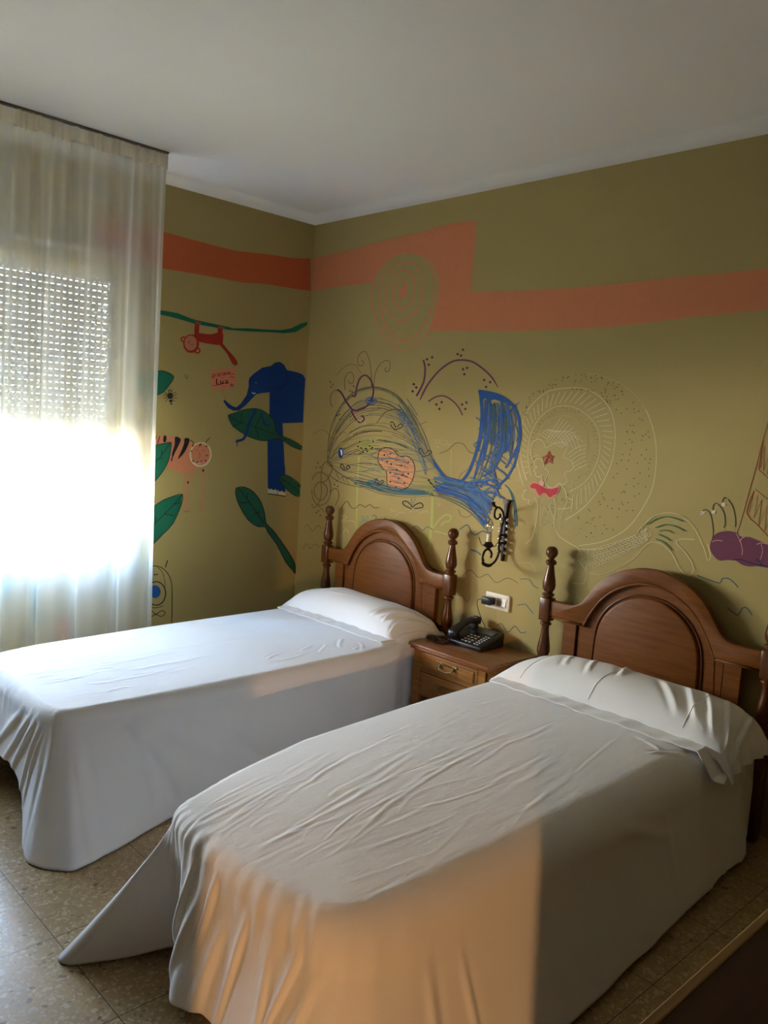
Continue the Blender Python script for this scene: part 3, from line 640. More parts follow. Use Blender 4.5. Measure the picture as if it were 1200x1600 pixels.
# ---------------------------------------------------------------- socket, adapter
so = empty('wall_socket', (1.670, 0, .66), 'ivory wall plate with a socket and a white rocker switch above the nightstand', 'wall socket')
bm = NB(); box(bm, 1.594, 1.746, -.012, -.0002, .618, .700, bev=.004, seg=3); obj('plate', bm, M['ivory'], so, smooth=40)
bm = NB(); box(bm, 1.607, 1.734, -.0135, -.008, .630, .688, bev=.001); tag(obj('insert', bm, M['ivory'], so), 'raised ivory insert')
bm = NB(); box(bm, 1.668, 1.699, -.0145, -.008, .638, .680, bev=.001); tag(obj('blank_module', bm, M['socket'], so), 'greyish blank module')
bm = NB(); slab(bm, [(1.703, -.010, .639), (1.727, -.010, .639), (1.727, -.010, .680), (1.703, -.010, .680)], [(1.704, -.020, .640), (1.726, -.020, .640), (1.726, -.014, .679), (1.704, -.014, .679)], .001)
bmesh.ops.recalc_face_normals(bm, faces=bm.faces); tag(obj('rocker_switch', bm, M['switch'], so), 'white rocker')
ad = empty('power_adapter', (1.63, -.03, .66), 'black plug-in power adapter in the wall socket, its cable dropping to the telephone', 'power adapter')
bm = NB(); box(bm, 1.606, 1.664, -.062, -.0145, .640, .678, bev=.006, seg=3); obj('adapter_body', bm, M['black'], ad, smooth=40)
bm = NB(); tube(bm, catmull([(1.608, -.045, .661), (1.596, -.047, .660), (1.578, -.050, .655), (1.574, -.052, .635), (1.588, -.053, .60), (1.610, -.050, .56), (1.632, -.046, .525), (1.640, -.044, .50)], 8), .0018, 6); obj('cable', bm, M['black'], ad, smooth=True)

# ---------------------------------------------------------------- sconce
SX = 1.678
sn = empty('wall_sconce', (SX, 0, 1.02), 'black wrought-iron wall sconce with chrome beads and a clear candle bulb', 'wall lamp')
bm = NB(); o3 = [(SX-.006, .868), (SX-.009, .90), (SX-.011, .95), (SX-.012, 1.0), (SX-.011, 1.05), (SX-.009, 1.10), (SX-.012, 1.13), (SX-.014, 1.155), (SX-.024, 1.178), (SX+.024, 1.178), (SX+.014, 1.155), (SX+.012, 1.13), (SX+.009, 1.10), (SX+.011, 1.05), (SX+.012, 1.0), (SX+.011, .95), (SX+.009, .90), (SX+.006, .868)]
prism_xz(bm, o3, -.016, -.0005, bev=.003); obj('backplate', bm, M['metal_black'], sn, smooth=40)
for s in (-1, 1):
    for k, z in enumerate((1.078, 1.048, 1.016, .980, .947, .914)):
        bm = NB(); ball(bm, (SX+s*(.0235-.0015*abs(k-2.5)), -.016, z), .0112, 14); obj('bead', bm, M['chrome'], sn, smooth=True)
bm = NB()
dy = .027
tc_ = [(.066, .985), (.064, 1.02), (.060, 1.046), (.050, 1.075), (.052, 1.096), (.064, 1.120), (.088, 1.137), (.108, 1.140), (.124, 1.127), (.126, 1.101), (.113, 1.086), (.094, 1.084), (.080, 1.097), (.085, 1.108)]
tube(bm, catmull([(SX, -(a-.026), b) for a, b in tc_], 5), .0052, 8)
tube(bm, catmull([(SX, -.082, 1.140), (SX, -.104, 1.148), (SX, -.116, 1.160), (SX, -.118, 1.168)], 4), [.004+.0006*k for k in range(13)], 8)
bt = [(.045, 1.0), (.046, .95), (.042, .915), (.056, .881), (.080, .862), (.110, .855), (.150, .866), (.166, .889), (.158, .922), (.137, .934), (.112, .927), (.098, .908), (.103, .890)]
tube(bm, catmull([(SX, -a, b) for a, b in bt], 5), .0056, 8)
tube(bm, catmull([(SX, -.155, .885), (SX, -.165, .868), (SX, -.150, .857), (SX, -.115, .848), (SX, -.09, .853)], 4), .005, 8)
tube(bm, [(SX, -.014, 1.0), (SX, -.045, 1.0)], .006, 8); tube(bm, [(SX, -.014, .96), (SX, -.048, .96)], .006, 8)
obj('scroll_arm', bm, M['metal_black'], sn, smooth=True)
CY = -.128
bm = NB(); lathe(bm, [(.006, .930), (.012, .934), (.010, .942), (.022, .948), (.026, .956), (.022, .960), (.018, .966), (.016, .972)], SX, CY, 16)
for k in range(4):
    a = k*PI/2+.5; c_, s_ = math.cos(a), math.sin(a)
    tube(bm, [(SX+c_*.018, CY+s_*.018, .950), (SX+c_*.034, CY+s_*.034, .952), (SX+c_*.042, CY+s_*.042, .968), (SX+c_*.050, CY+s_*.050, .990 if k == 2 else .975)], .002, 5)
obj('drip_cup', bm, M['metal_black'], sn, smooth=40)
bm = NB(); lathe(bm, [(.012, .965), (.0125, .970), (.0125, 1.008), (.011, 1.011)], SX, CY, 18); obj('candle_sleeve', bm, M['candle'], sn, smooth=40)
bm = NB(); lathe(bm, [(.009, 1.010), (.0105, 1.018), (.0155, 1.032), (.0175, 1.045), (.0165, 1.060), (.011, 1.074), (.004, 1.084), (.001, 1.087)], SX, CY, 18); tag(obj('bulb', bm, M['bulb'], sn, smooth=True), 'unlit clear candle bulb')
bm = NB(); lathe(bm, [(.0095, 1.006), (.0095, 1.016), (.004, 1.018)], SX, CY, 14); obj('bulb_cap', bm, M['brass'], sn, smooth=40)

# ---------------------------------------------------------------- table at the near right
tb = empty('side_table', (4.2, -1.6, 0), 'dark reddish wooden table with a pale edge, at the near right of the foreground bed', 'table')
bm = NB(); box(bm, 3.745, 4.66, -2.34, -.9, .722, .750, bev=.002); obj('table_top', bm, M['table'], tb)
bm = NB(); box(bm, 3.728, 3.745, -2.34, -.9, .720, .7512, bev=.003); tag(obj('edge_strip', bm, M['edge'], tb), 'pale wooden edge strip')
bm = NB(); box(bm, 3.80, 4.60, -2.30, -.96, .64, .722); obj('apron', bm, M['table'], tb)
for x in (3.80, 4.54):
    for y in (-2.30, -1.02):
        bm = NB(); box(bm, x, x+.06, y, y+.06, 0, .64, bev=.003); obj('leg', bm, M['table'], tb)
# ---------------------------------------------------------------- wall paintings
# traced outlines are carried along the sight line onto the real wall plane, so the paint lies flat on the wall
def on_wall(u, v, ax, off):
    d = RC @ Vector(((u-600)/FPX, -(v-800)/FPX, -1)); t = (off-CAM[ax])/d[ax]; return CAM+d*t
PAINT = {}
def paint(name, col, rough=.7):
    if name not in PAINT: PAINT[name] = mat('paint_'+name, col, rough, noise=.06, nscale=30, spec=.25)
    return PAINT[name]
COLS = dict(orange=(.52, .115, .040), coral=(.62, .225, .10), olive=OLIVE, teal=(.012, .15, .085), tealdark=(.015, .11, .065), ink=(.018, .016, .018), red=(.36, .028, .016), pinkface=(.50, .20, .11),
    blue=(.006, .045, .21), navy=(.006, .02, .09), white=(.68, .68, .64), sign=(.68, .21, .12), pole=(.50, .24, .09), peach=(.62, .235, .12), cream=(.66, .58, .36), peachpale=(.47, .27, .12),
    pencil=(.185, .165, .08), pencilblue=(.12, .18, .17), wblue=(.018, .085, .30), wblue2=(.075, .16, .29), violet=(.16, .045, .10), dots=(.115, .04, .06), lime=(.42, .44, .12), limepatch=(.34, .34, .085),
    kid=(.60, .27, .12), brown=(.20, .10, .05), wave=(.10, .085, .05), bluewave=(.045, .115, .14), thin=(.66, .60, .36), crim=(.46, .035, .045), pink=(.66, .33, .26), purple=(.155, .045, .085), redline=(.30, .065, .02),
    green=(.05, .18, .07), swirl=(.20, .11, .065), lightteal=(.12, .26, .20), grey=(.16, .16, .14), dimwave=(.25, .19, .075), faint=(.47, .40, .18))
class Mural:
    def __init__(s, name, label, wall, ax, layer=0, crop=(0, 0, 1)):
        s.n, s.l, s.w, s.ax, s.base, s.crop = name, label, wall, ax, layer, crop
        s.bm = NB(); s.mats = []; s.k = 0
        s.sign = -1 if ax == 1 else 1
    def c(s, *crop): s.crop = crop; return s
    def px(s, p): return (s.crop[0]+p[0]/s.crop[2], s.crop[1]+p[1]/s.crop[2])
    def mi(s, col):
        m = paint(col, COLS[col])
        if m not in s.mats: s.mats.append(m)
        return s.mats.index(m)
    def lay(s, step=1):
        s.k += step; return s.sign*(.0006+.00045*s.base+.000012*s.k)
    def fill(s, col, pts, smooth=True, n=5):
        P = [s.px(p) for p in pts]
        if smooth: P = [(q.x, q.y) for q in catmull([(a, b, 0) for a, b in P], n, closed=True)]
        off = s.lay(); vs = [s.bm.verts.new(on_wall(a, b, s.ax, off)) for a, b in P]
        mi = s.mi(col)
        for tri in tessellate_polygon([[Vector((a, b, 0)) for a, b in P]]):
            try: f = s.bm.faces.new([vs[i] for i in tri]); f.material_index = mi
            except ValueError: pass
        return s
    def line(s, col, pts, w=1.2, n=5, closed=False, w2=None, taper=0, step=1):
        """w in photograph pixels"""
        P = [s.px(p) for p in pts]
        Q = [Vector((q.x, q.y)) for q in catmull([(a, b, 0) for a, b in P], n, closed=closed)]
        if closed: Q.append(Q[0])
        L = len(Q)
        if L < 2: return s
        off = s.lay(step); mi = s.mi(col); prev = None
        for i, q in enumerate(Q):
            t = (Q[min(i+1, L-1)]-Q[max(i-1, 0)])
            if closed and i in (0, L-1): t = Q[1]-Q[L-2]
            if t.length < 1e-6: continue
            t.normalize(); nn = Vector((-t.y, t.x)); f = i/(L-1)
            ww = (w if w2 is None else w+(w2-w)*f)*.5
            if taper: ww *= min(1, .35+f*taper, .35+(1-f)*taper)
            a, b = q+nn*ww, q-nn*ww
            va, vb = s.bm.verts.new(on_wall(a.x, a.y, s.ax, off)), s.bm.verts.new(on_wall(b.x, b.y, s.ax, off))
            if prev: s.bm.faces.new((prev[0], va, vb, prev[1])).material_index = mi
            prev = (va, vb)
        return s
    def ell(s, col, cx, cy, rx, ry=None, ang=0, w=None, n=14):
        ry = ry or rx; ca, sa = math.cos(ang), math.sin(ang)
        P = [(cx+rx*math.cos(a)*ca-ry*math.sin(a)*sa, cy+rx*math.cos(a)*sa+ry*math.sin(a)*ca) for a in [2*PI*k/n for k in range(n)]]
        return s.line(col, P, w, 2, True) if w else s.fill(col, P, False)
    def dots(s, col, pts, r):
        for x, y in pts: s.ell(col, x, y, r, n=7)
        s.k -= len(pts)-1
        return s
    def done(s):
        o = obj(s.n, s.bm, s.mats, s.w); tag(o, s.l)
        return o
WB, WL = wall_back, wall_left
A = (230, 460, 4.444); B = (230, 650, 4.444); Cc = (470, 520, 4.138); Dd = (620, 520, 4.705); Ec = (470, 680, 7.06); Fc = (790, 560, 4.0); Gc = (980, 640, 4.444); Hc = (560, 330, 4.0); Ic = (620, 750, 4.444)
# orange bands
m = Mural('painted_band', 'wide orange stripe painted across the window wall', WL, 0)
m.fill('orange', [(150, 334), (200, 347), (241.7, 358.3), (291.7, 372), (333, 383), (366.7, 391.7), (416.7, 397), (458, 403.3), (485.2, 404), (485.2, 454.6), (458, 451), (417, 444), (375, 441), (312.5, 429), (270.8, 422), (241.7, 418), (200, 409), (150, 398)], False).done()
m = Mural('painted_band', 'wide stepped coral orange stripe painted across the headboard wall', WB, 1)
m.fill('coral', [(485.6, 404), (520, 397), (560, 387.5), (585, 381), (610, 373.7), (635, 367), (660, 362.3), (685, 354), (710, 348.7), (744.5, 345.5), (742, 375), (740, 405), (735.5, 456), (800, 455), (860, 452), (930, 447), (1000, 440), (1060, 433), (1130, 427), (1200, 419.5), (1330, 403), (1330, 468), (1200, 483), (1130, 491), (1060, 498), (1000, 506), (940, 512), (820, 517), (735, 517), (672, 517), (650, 480), (600, 441), (585, 442.5), (560, 444.5), (520, 449), (485.6, 454.6)], False).done()
egg = [(80, 520), (95, 440), (140, 350), (200, 295), (290, 263), (380, 270), (440, 303), (490, 370), (507, 450), (500, 540), (470, 660), (440, 745), (380, 820), (290, 865), (210, 840), (140, 760), (95, 640)]
m = Mural('painted_spiral', 'peach line spiral painted over the coral stripe', WB, 1, 1, Hc)
m.fill('olive', egg).line('sign', egg, 1.6, closed=True)
m.line('sign', [(300, 450), (270, 430), (235, 452), (218, 500), (225, 560), (250, 598), (285, 607), (325, 580), (350, 520), (352, 440), (325, 388), (285, 372), (235, 388), (190, 440), (170, 520), (178, 600), (205, 655), (250, 690), (300, 682), (350, 640), (385, 580), (404, 500), (402, 420), (375, 352), (320, 322), (250, 327), (180, 370), (137, 435), (128, 520), (140, 620), (175, 730), (230, 795), (290, 812), (350, 788), (410, 710), (450, 620), (475, 520), (478, 430), (450, 350), (400, 290)], 2.0)
m.fill('sign', [(290, 432), (303, 458), (307, 495), (298, 525), (278, 538), (256, 530), (250, 505), (256, 485), (272, 474), (284, 486), (280, 500), (272, 492), (264, 500), (270, 512), (284, 505), (290, 480)]).done()
# left wall: vine, monkey
m = Mural('painted_vine', 'green vine painted above the monkey', WL, 0, 0, A)
m.fill('teal', [(-60, 95), (45, 105), (130, 115), (210, 130), (300, 165), (340, 178), (420, 195), (540, 220), (600, 235), (700, 235), (850, 245), (930, 248), (1000, 235), (1060, 205), (1112, 190), (1112, 212), (1060, 245), (1030, 262), (950, 270), (850, 262), (700, 257), (560, 245), (430, 222), (330, 205), (250, 180), (160, 155), (45, 130), (-60, 115)], False).done()
m = Mural('painted_monkey', 'red monkey painted hanging from the green vine', WL, 0, 1, A)
m.line('red', [(350, 182), (345, 230), (343, 285)], 7.5).line('red', [(508, 218), (507, 250), (505, 290)], 7.5)
m.fill('red', [(325, 285), (350, 268), (440, 277), (520, 262), (526, 330), (515, 350), (440, 345), (355, 325)])
m.fill('red', [(500, 345), (522, 340), (560, 385), (600, 430), (627, 470), (622, 492), (600, 490), (580, 460), (550, 405)])
m.ell('red', 252, 312, 21).ell('red', 348, 390, 23).ell('pinkface', 252, 312, 12).ell('pinkface', 348, 390, 13)
m.ell('red', 305, 342, 56, 66).ell('pinkface', 302, 338, 43, 53)
m.line('red', [(280, 330), (292, 322), (296, 336), (283, 340)], .8).line('red', [(300, 352), (318, 345), (322, 355)], .8)
m.line('grey', [(335, 190), (375, 205)], 3).line('grey', [(498, 228), (540, 238)], 3).done()
# elephant
m = Mural('painted_elephant', 'deep blue elephant painted near the corner, holding up a small pink sign', WL, 0, 1, A)
def b2a(p): return (p[0], p[1]+(650-460)*4.444)
eleph = [(710, 580), (740, 550), (800, 508), (860, 497), (885, 475), (920, 470), (950, 490), (970, 525), (1040, 540), (1080, 556), (1098, 585), (1090, 700), (1082, 890), (940, 895), (945, 1000), (955, 1190)]
eleph += [b2a(p) for p in ((958, 350), (960, 558), (905, 548), (838, 540), (836, 350))]
eleph += [(835, 1000), (848, 900), (850, 680), (800, 685), (760, 692), (735, 715), (690, 765), (640, 805), (600, 808), (560, 788), (528, 742), (540, 730), (560, 752), (590, 774), (618, 784), (650, 758), (690, 700), (705, 640), (704, 605)]
m.fill('blue', eleph, False)
m.line('navy', [(885, 478), (920, 472), (955, 500), (970, 560), (960, 620), (930, 650), (880, 650)], .9)
m.ell('wblue2', 755, 613, 9, 5).line('white', [(728, 680), (742, 690), (752, 684)], 1.4)
m.c(*B).fill('cream', [(838, 498), (850, 512), (862, 504), (875, 516), (890, 508), (900, 520), (907, 512), (920, 528), (935, 518), (950, 532), (961, 526), (960, 554), (905, 545), (838, 536)], False)
m.line('navy', [(903, 520), (906, 548)], .8).line('navy', [(836, 540), (905, 550), (960, 560)], .9)
m.done()
m = Mural('painted_sign', 'small pink sign with handwritten words painted above the elephant\'s trunk', WL, 0, 1, A)
m.line('pole', [(523, 655), (532, 690), (546, 738)], 2.6)
m.fill('sign', [(440, 532), (520, 522), (608, 512), (614, 560), (612, 648), (520, 655), (452, 658), (446, 600)], False)
def txt(m, s_, x, y, w, h, sl, lw, col='ink'):
    G = {'D': [[(0, 0), (0, 1)], [(0, 0), (.8, .2), (.8, .8), (0, 1)]], 'I': [[(.4, 0), (.4, 1)]], 'S': [[(1, .1), (.3, 0), (.1, .35), (.8, .6), (.8, .95), (0, 1)]], 'E': [[(.9, 0), (0, 0), (0, 1), (.9, 1)], [(0, .5), (.7, .5)]],
         'N': [[(0, 1), (0, 0), (.9, 1), (.9, 0)], [(.2, -.3), (.8, -.3)]], 'O': [[(.5, 0), (0, .5), (.5, 1), (1, .5), (.5, 0)]], 'P': [[(0, 1), (0, 0), (.8, .1), (.8, .45), (0, .5)]], 'R': [[(0, 1), (0, 0), (.8, .1), (.7, .45), (0, .5), (.9, 1)]],
         'L': [[(.1, -.3), (.1, 1), (.75, .9)]], 'u': [[(0, .3), (.05, 1), (.7, .9), (.7, .35), (.75, 1)]], 'z': [[(0, .35), (.9, .3), (0, 1), (1.1, .9)]], ' ': []}
    for ch in s_:
        for st in G[ch]: m.line(col, [(x+a*w*.75, y+b*h) for a, b in st], lw, 1)
        x += w*(1 if ch != ' ' else .6); y += sl*w
txt(m, 'DISENO', 456, 552, 14.5, 20, -.10, .85); txt(m, 'POR', 543, 541, 13, 18, -.1, .85)
txt(m, 'Luz', 480, 594, 30, 30, -.10, 1.9)
m.line('ink', [(478, 632), (520, 622), (565, 608)], .9)
for a, b in (((448, 574), (468, 578)), ((455, 632), (474, 632)), ((572, 572), (608, 577)), ((582, 555), (604, 553)), ((528, 640), (536, 640)), ((514, 580), (524, 580))): m.line('ink', [a, b], .9)
m.ell('grey', 588, 632, 15, 9).ell('ink', 586, 622, 4).done()
# leaves
def leaf(label, crop, outl, ribs, layer=2, col='teal', lw=1.1, extra=None):
    m = Mural('painted_leaf', label, WL, 0, layer, crop); m.fill(col, outl, False); m.line('ink', outl, lw, 2, True)
    for r in ribs: m.line('ink', r, lw*.9)
    if extra: extra(m)
    m.done()
def bird(m): m.line('blue', [(755, 800), (725, 860), (705, 905), (690, 960), (680, 985), (662, 1008), (618, 1020)], 4).line('blue', [(790, 822), (802, 870), (822, 905), (852, 910)], 3).line('ink', [(612, 1022), (625, 1035), (625, 1055)], 1.2)
leaf('large green leaf painted across the elephant\'s leg', A, [(562, 840), (600, 826), (660, 804), (740, 792), (800, 805), (860, 850), (888, 905), (898, 955), (940, 985), (1000, 1008), (1074, 1055), (1070, 1080), (1000, 1055), (930, 1005), (890, 1000), (820, 1018), (750, 1005), (680, 975), (600, 920), (575, 880)],
     [[(562, 840), (650, 890), (750, 920), (860, 962), (930, 988), (1070, 1078)], [(655, 892), (652, 850), (662, 822)], [(750, 918), (775, 870), (797, 828)], [(655, 895), (615, 905), (590, 922)], [(750, 922), (765, 960), (770, 1004)]], 2, 'tealdark', 1.0, bird)
leaf('green leaf tip painted above the little spider', A, [(-60, 548), (30, 538), (100, 530), (150, 545), (186, 572), (160, 620), (110, 680), (60, 700), (20, 705), (-60, 690)], [], 1)
leaf('green leaf painted over the tiger\'s body', B, [(-60, 215), (40, 205), (110, 192), (160, 182), (168, 195), (158, 270), (140, 330), (90, 410), (40, 465), (-60, 560)], [[(-60, 430), (45, 330), (100, 272), (160, 185)], [(100, 272), (103, 235)], [(75, 300), (110, 290)]], 3)
leaf('broad green leaf painted beneath the tiger', B, [(-60, 720), (30, 640), (110, 585), (175, 560), (245, 543), (235, 620), (180, 745), (110, 820), (30, 900), (-60, 960)], [[(-60, 850), (40, 760), (120, 680), (190, 610), (245, 545)], [(120, 680), (185, 692)], [(185, 612), (232, 600)], [(60, 740), (62, 700)]], 1)
leaf('long-stemmed green leaf painted pointing down to the corner', B, [(620, 500), (680, 495), (740, 530), (790, 600), (815, 680), (825, 745), (870, 790), (930, 870), (990, 960), (1025, 1030), (1028, 1095), (1010, 1070), (960, 1010), (900, 890), (840, 810), (818, 768), (770, 768), (700, 720), (640, 620), (617, 550)], [[(640, 505), (690, 570), (760, 670), (812, 748)], [(690, 575), (700, 535)], [(712, 602), (642, 602)], [(755, 665), (785, 672)], [(765, 680), (740, 672)]], 1, 'tealdark', 1.5)
leaf('small green leaf painted beside the elephant\'s foot', B, [(916, 425), (945, 408), (990, 420), (1062, 478), (1060, 555), (1030, 555), (980, 520), (935, 470)], [[(918, 422), (985, 470), (1058, 530)], [(985, 470), (1000, 440)], [(1020, 498), (1050, 480)], [(965, 455), (940, 450)]], 2, 'tealdark')
m = Mural('painted_spider', 'small dark spider painted dangling from a leaf tip', WL, 0, 2, A)
m.line('ink', [(156, 640), (158, 672)], .7).ell('ink', 160, 705, 19, 22).ell('ink', 164, 740, 13, 10).ell('ink', 160, 678, 10, 12, 0, 1).ell('ink', 167, 760, 8, 6)
for a in (-70, -35, -10, 20, 50): 
    for s_ in (-1, 1): m.line('ink', [(160, 705), (160+s_*50*math.cos(math.radians(a)), 705+50*math.sin(math.radians(a)))], .8)
m.line('green', [(262, 552), (270, 582), (276, 585), (285, 555)], 1.0).done()
m = Mural('painted_tiger', 'peach tiger with black stripes painted beside the curtain', WL, 0, 1, B)
m.fill('peach', [(-60, 128), (50, 135), (140, 137), (200, 147), (290, 160), (330, 200), (340, 300), (345, 368), (325, 410), (305, 470), (290, 480), (250, 400), (200, 385), (130, 350), (50, 320), (-60, 320)], False)
m.fill('peachpale', [(258, 400), (250, 480), (258, 600), (250, 650), (268, 668), (292, 660), (290, 600), (300, 480), (325, 415), (345, 370), (300, 380)])
m.fill('peachpale', [(345, 362), (400, 362), (400, 480), (390, 600), (394, 655), (378, 660), (360, 650), (372, 560), (378, 450), (375, 395)])
for P_ in ([(195, 145), (232, 160), (218, 205), (195, 250), (176, 290), (172, 262), (190, 200)], [(262, 155), (294, 162), (280, 212), (252, 262), (213, 298), (238, 240), (256, 190)], [(115, 138), (133, 142), (129, 178), (112, 178)], [(168, 290), (176, 292), (172, 315), (166, 310)]): m.fill('ink', P_)
m.line('ink', [(88, 140), (80, 165), (72, 192)], 1.2).line('ink', [(62, 140), (58, 165)], 1)
m.ell('cream', 371, 268, 78, 88, .1).ell('peach', 371, 266, 66, 76, .1)
for x, y, a in ((318, 205, .3), (308, 245, 1), (318, 312, .5), (412, 210, -.5), (414, 275, 1.2), (405, 310, .8), (365, 205, 0), (372, 196, 1)): m.line('ink', [(x-6*math.sin(a), y-9*math.cos(a)), (x+6*math.sin(a), y+9*math.cos(a))], 1.5)
m.line('ink', [(342, 318), (360, 322), (380, 312)], 1.3).line('white', [(352, 328), (372, 322)], 1.4)
m.line('brown', [(335, 238), (350, 234)], .9).line('brown', [(380, 244), (394, 236)], .9).line('brown', [(362, 250), (366, 285), (350, 290)], .7)
m.line('ink', [(300, 168), (316, 180), (325, 195)], 1.1).line('ink', [(407, 184), (418, 168), (436, 152)], 1.1).ell('ink', 283, 461, 6, 10).ell('ink', 389, 378, 7, 9)
m.line('brown', [(252, 655), (270, 668), (295, 655)], .7).done()
m = Mural('painted_creature', 'round-eared line-drawn creature with a blue nose painted low behind the curtain edge', WL, 0, 1, B)
m.line('ink', [(-50, 1100), (-20, 1062), (25, 1043), (90, 1048), (140, 1090), (168, 1160), (173, 1300), (168, 1480)], 1.2).line('ink', [(70, 1048), (105, 1085), (122, 1150), (122, 1210)], .8)
m.ell('ink', 62, 1232, 66, 82, 0, 1.6).ell('wblue', 55, 1220, 38, 45).dots('ink', [(53, 1102), (68, 1100)], 6)
m.line('ink', [(30, 1330), (60, 1332), (108, 1320)], 1).line('ink', [(25, 1345), (60, 1375), (100, 1352), (125, 1365), (100, 1392), (60, 1378), (30, 1395)], 1.1).line('ink', [(127, 1052), (133, 1028), (142, 1002)], 1.6).done()
# drawings below the window, seen through the sheer curtain
m = Mural('painted_waves', 'faint figures painted under the window behind the sheer curtain', WL, 0, 1, (0, 620, 4.0))
m.fill('crim', [(360, 1010), (420, 985), (470, 1010), (460, 1080), (400, 1100)]).fill('teal', [(-10, 1080), (60, 1060), (70, 1220), (0, 1260)]).fill('tealdark', [(210, 1200), (240, 1230), (245, 1450), (205, 1400)]).fill('orange', [(355, 1400), (420, 1380), (440, 1500), (350, 1500)]).fill('pole', [(560, 1010), (610, 1000), (600, 1180), (565, 1200)])
m.line('ink', [(150, 960), (200, 970), (205, 1060)], 1.5).line('ink', [(165, 1075), (190, 1100), (240, 1075)], 1.5).done()

# ---- headboard wall: whale
R = random.Random(42)
topc = [(172, 838), (178, 700), (205, 580), (270, 455), (360, 372), (470, 348), (570, 372), (650, 432), (720, 530), (790, 680), (840, 800), (880, 870), (930, 930), (985, 962)]
botc = [(172, 838), (240, 905), (340, 950), (430, 985), (520, 1030), (620, 1055), (700, 1062), (780, 1058), (860, 1052), (930, 1060), (1000, 1085), (1060, 1115), (1110, 1150), (1160, 1200)]
def resample(P, n):
    q = catmull([(a, b, 0) for a, b in P], 8); L = [0]
    for i in range(1, len(q)): L.append(L[-1]+(q[i]-q[i-1]).length)
    out = []
    for k in range(n):
        t = L[-1]*k/(n-1); i = min(max(np.searchsorted(L, t), 1), len(q)-1); f = (t-L[i-1])/max(1e-9, L[i]-L[i-1]); p = q[i-1].lerp(q[i], f); out.append((p.x, p.y))
    return out
tp, bt_ = resample(topc, 40), resample(botc, 40)
m = Mural('painted_whale', 'large whale drawn in scribbled blue and grey strokes over both headboards\' gap', WB, 1, 1, Cc)
m.l = 'large whale drawn in scribbled blue and grey strokes, tail raised above the wall sconce'
for k in range(78):
    f = R.random()**1.0; f = f*.93 if R.random() < .7 else R.random()*.25
    a, b = R.randint(0, 22), 0; b = min(39, a+R.randint(7, 22)); sh_ = R.uniform(-.03, .03)
    pts = []
    for i in range(a, b, 3):
        ff = min(1, max(0, f+sh_*(i-a)/10)); pts.append((tp[i][0]*(1-ff)+bt_[i][0]*ff+R.uniform(-3, 3), tp[i][1]*(1-ff)+bt_[i][1]*ff+R.uniform(-4, 4)))
    if len(pts) > 2: m.line(R.choice(['pencil', 'pencilblue', 'pencil', 'pencilblue', 'wave']) if b < 34 else 'pencilblue', pts, R.uniform(.5, .95), 3)
for i in range(5): m.line('pencil', [(p[0]+R.uniform(-5, 5), p[1]+R.uniform(-2, 14)) for p in topc[3:11]], R.uniform(.6, 1.2), 3)
m.line('pencil', topc, 1.0).line('pencil', botc[:10], .9)
for i in range(16): # darker blue near the belly and towards the tail
    y = R.uniform(-10, 45); m.line('bluewave', [(430+R.uniform(-90, 60), 950+y*.6), (560, 990+y), (700, 1015+y*.8), (830+R.uniform(-30, 40), 1025+y*.4)], R.uniform(.6, 1.5), 3)
for i in range(14): x = R.uniform(600, 700); y = R.uniform(420, 560); m.line(R.choice(['bluewave', 'wblue2', 'pencilblue']), [(x, y), (x+70, y+110), (x+130, y+250), (x+170+R.uniform(-20, 20), y+400)][:R.randint(2, 4)], R.uniform(.6, 1.3), 3)
for i in range(16): x = R.uniform(200, 560); y = R.uniform(720, 940); m.line('pencilblue', [(x, y), (x+R.uniform(90, 200), y+R.uniform(-30, 40)), (x+R.uniform(240, 320), y+R.uniform(-10, 70))], R.uniform(.6, 1.0), 3)
m.ell('wblue', 258, 776, 17, 35).fill('white', [(256, 755), (267, 762), (268, 785), (262, 792)])
m.c(*Ec).line('pencil', [(290, 290), (340, 300), (345, 350), (300, 330), (290, 300)], 1).line('pencil', [(300, 300), (400, 400), (560, 500), (660, 560), (800, 620), (950, 660), (1190, 685)], 1.1).line('pencil', [(290, 425), (400, 500), (520, 545), (675, 577)], 1.1)
for x, y in ((400, 430), (450, 455), (500, 480), (380, 400)): m.line('pencil', [(x, y), (x+20, y+40), (x+35, y+62)], .8)
m.c(*Dd)
# tail fin outline and hatching
m.fill('wblue', [(597, 422), (640, 432), (720, 448), (790, 478), (850, 530), (830, 540), (780, 510), (720, 490), (680, 500), (645, 480), (632, 500), (632, 640), (618, 760), (596, 850), (565, 950), (535, 1020), (500, 1075), (470, 1100), (420, 1100), (360, 1068), (310, 1005), (330, 1040), (300, 1035), (340, 1075), (400, 1120), (470, 1128), (500, 1110), (480, 1082), (530, 1010), (570, 900), (600, 790), (618, 640), (617, 520)][:23]+[(330, 1050), (380, 1090), (430, 1098), (480, 1082), (522, 1020), (560, 930), (590, 830), (608, 740), (618, 640), (617, 520)], False)
m.line('wblue', [(605, 428), (620, 520), (622, 640), (608, 770), (575, 900), (530, 1015), (480, 1085), (420, 1098), (360, 1065), (305, 1000), (262, 925)], 4.2, taper=8)
m.line('wblue', [(600, 428), (700, 445), (790, 480), (860, 545), (898, 640), (903, 760), (885, 880)], 4.5)
m.line('wblue', [(885, 870), (865, 960), (810, 1060), (755, 1120), (710, 1210)], 3)
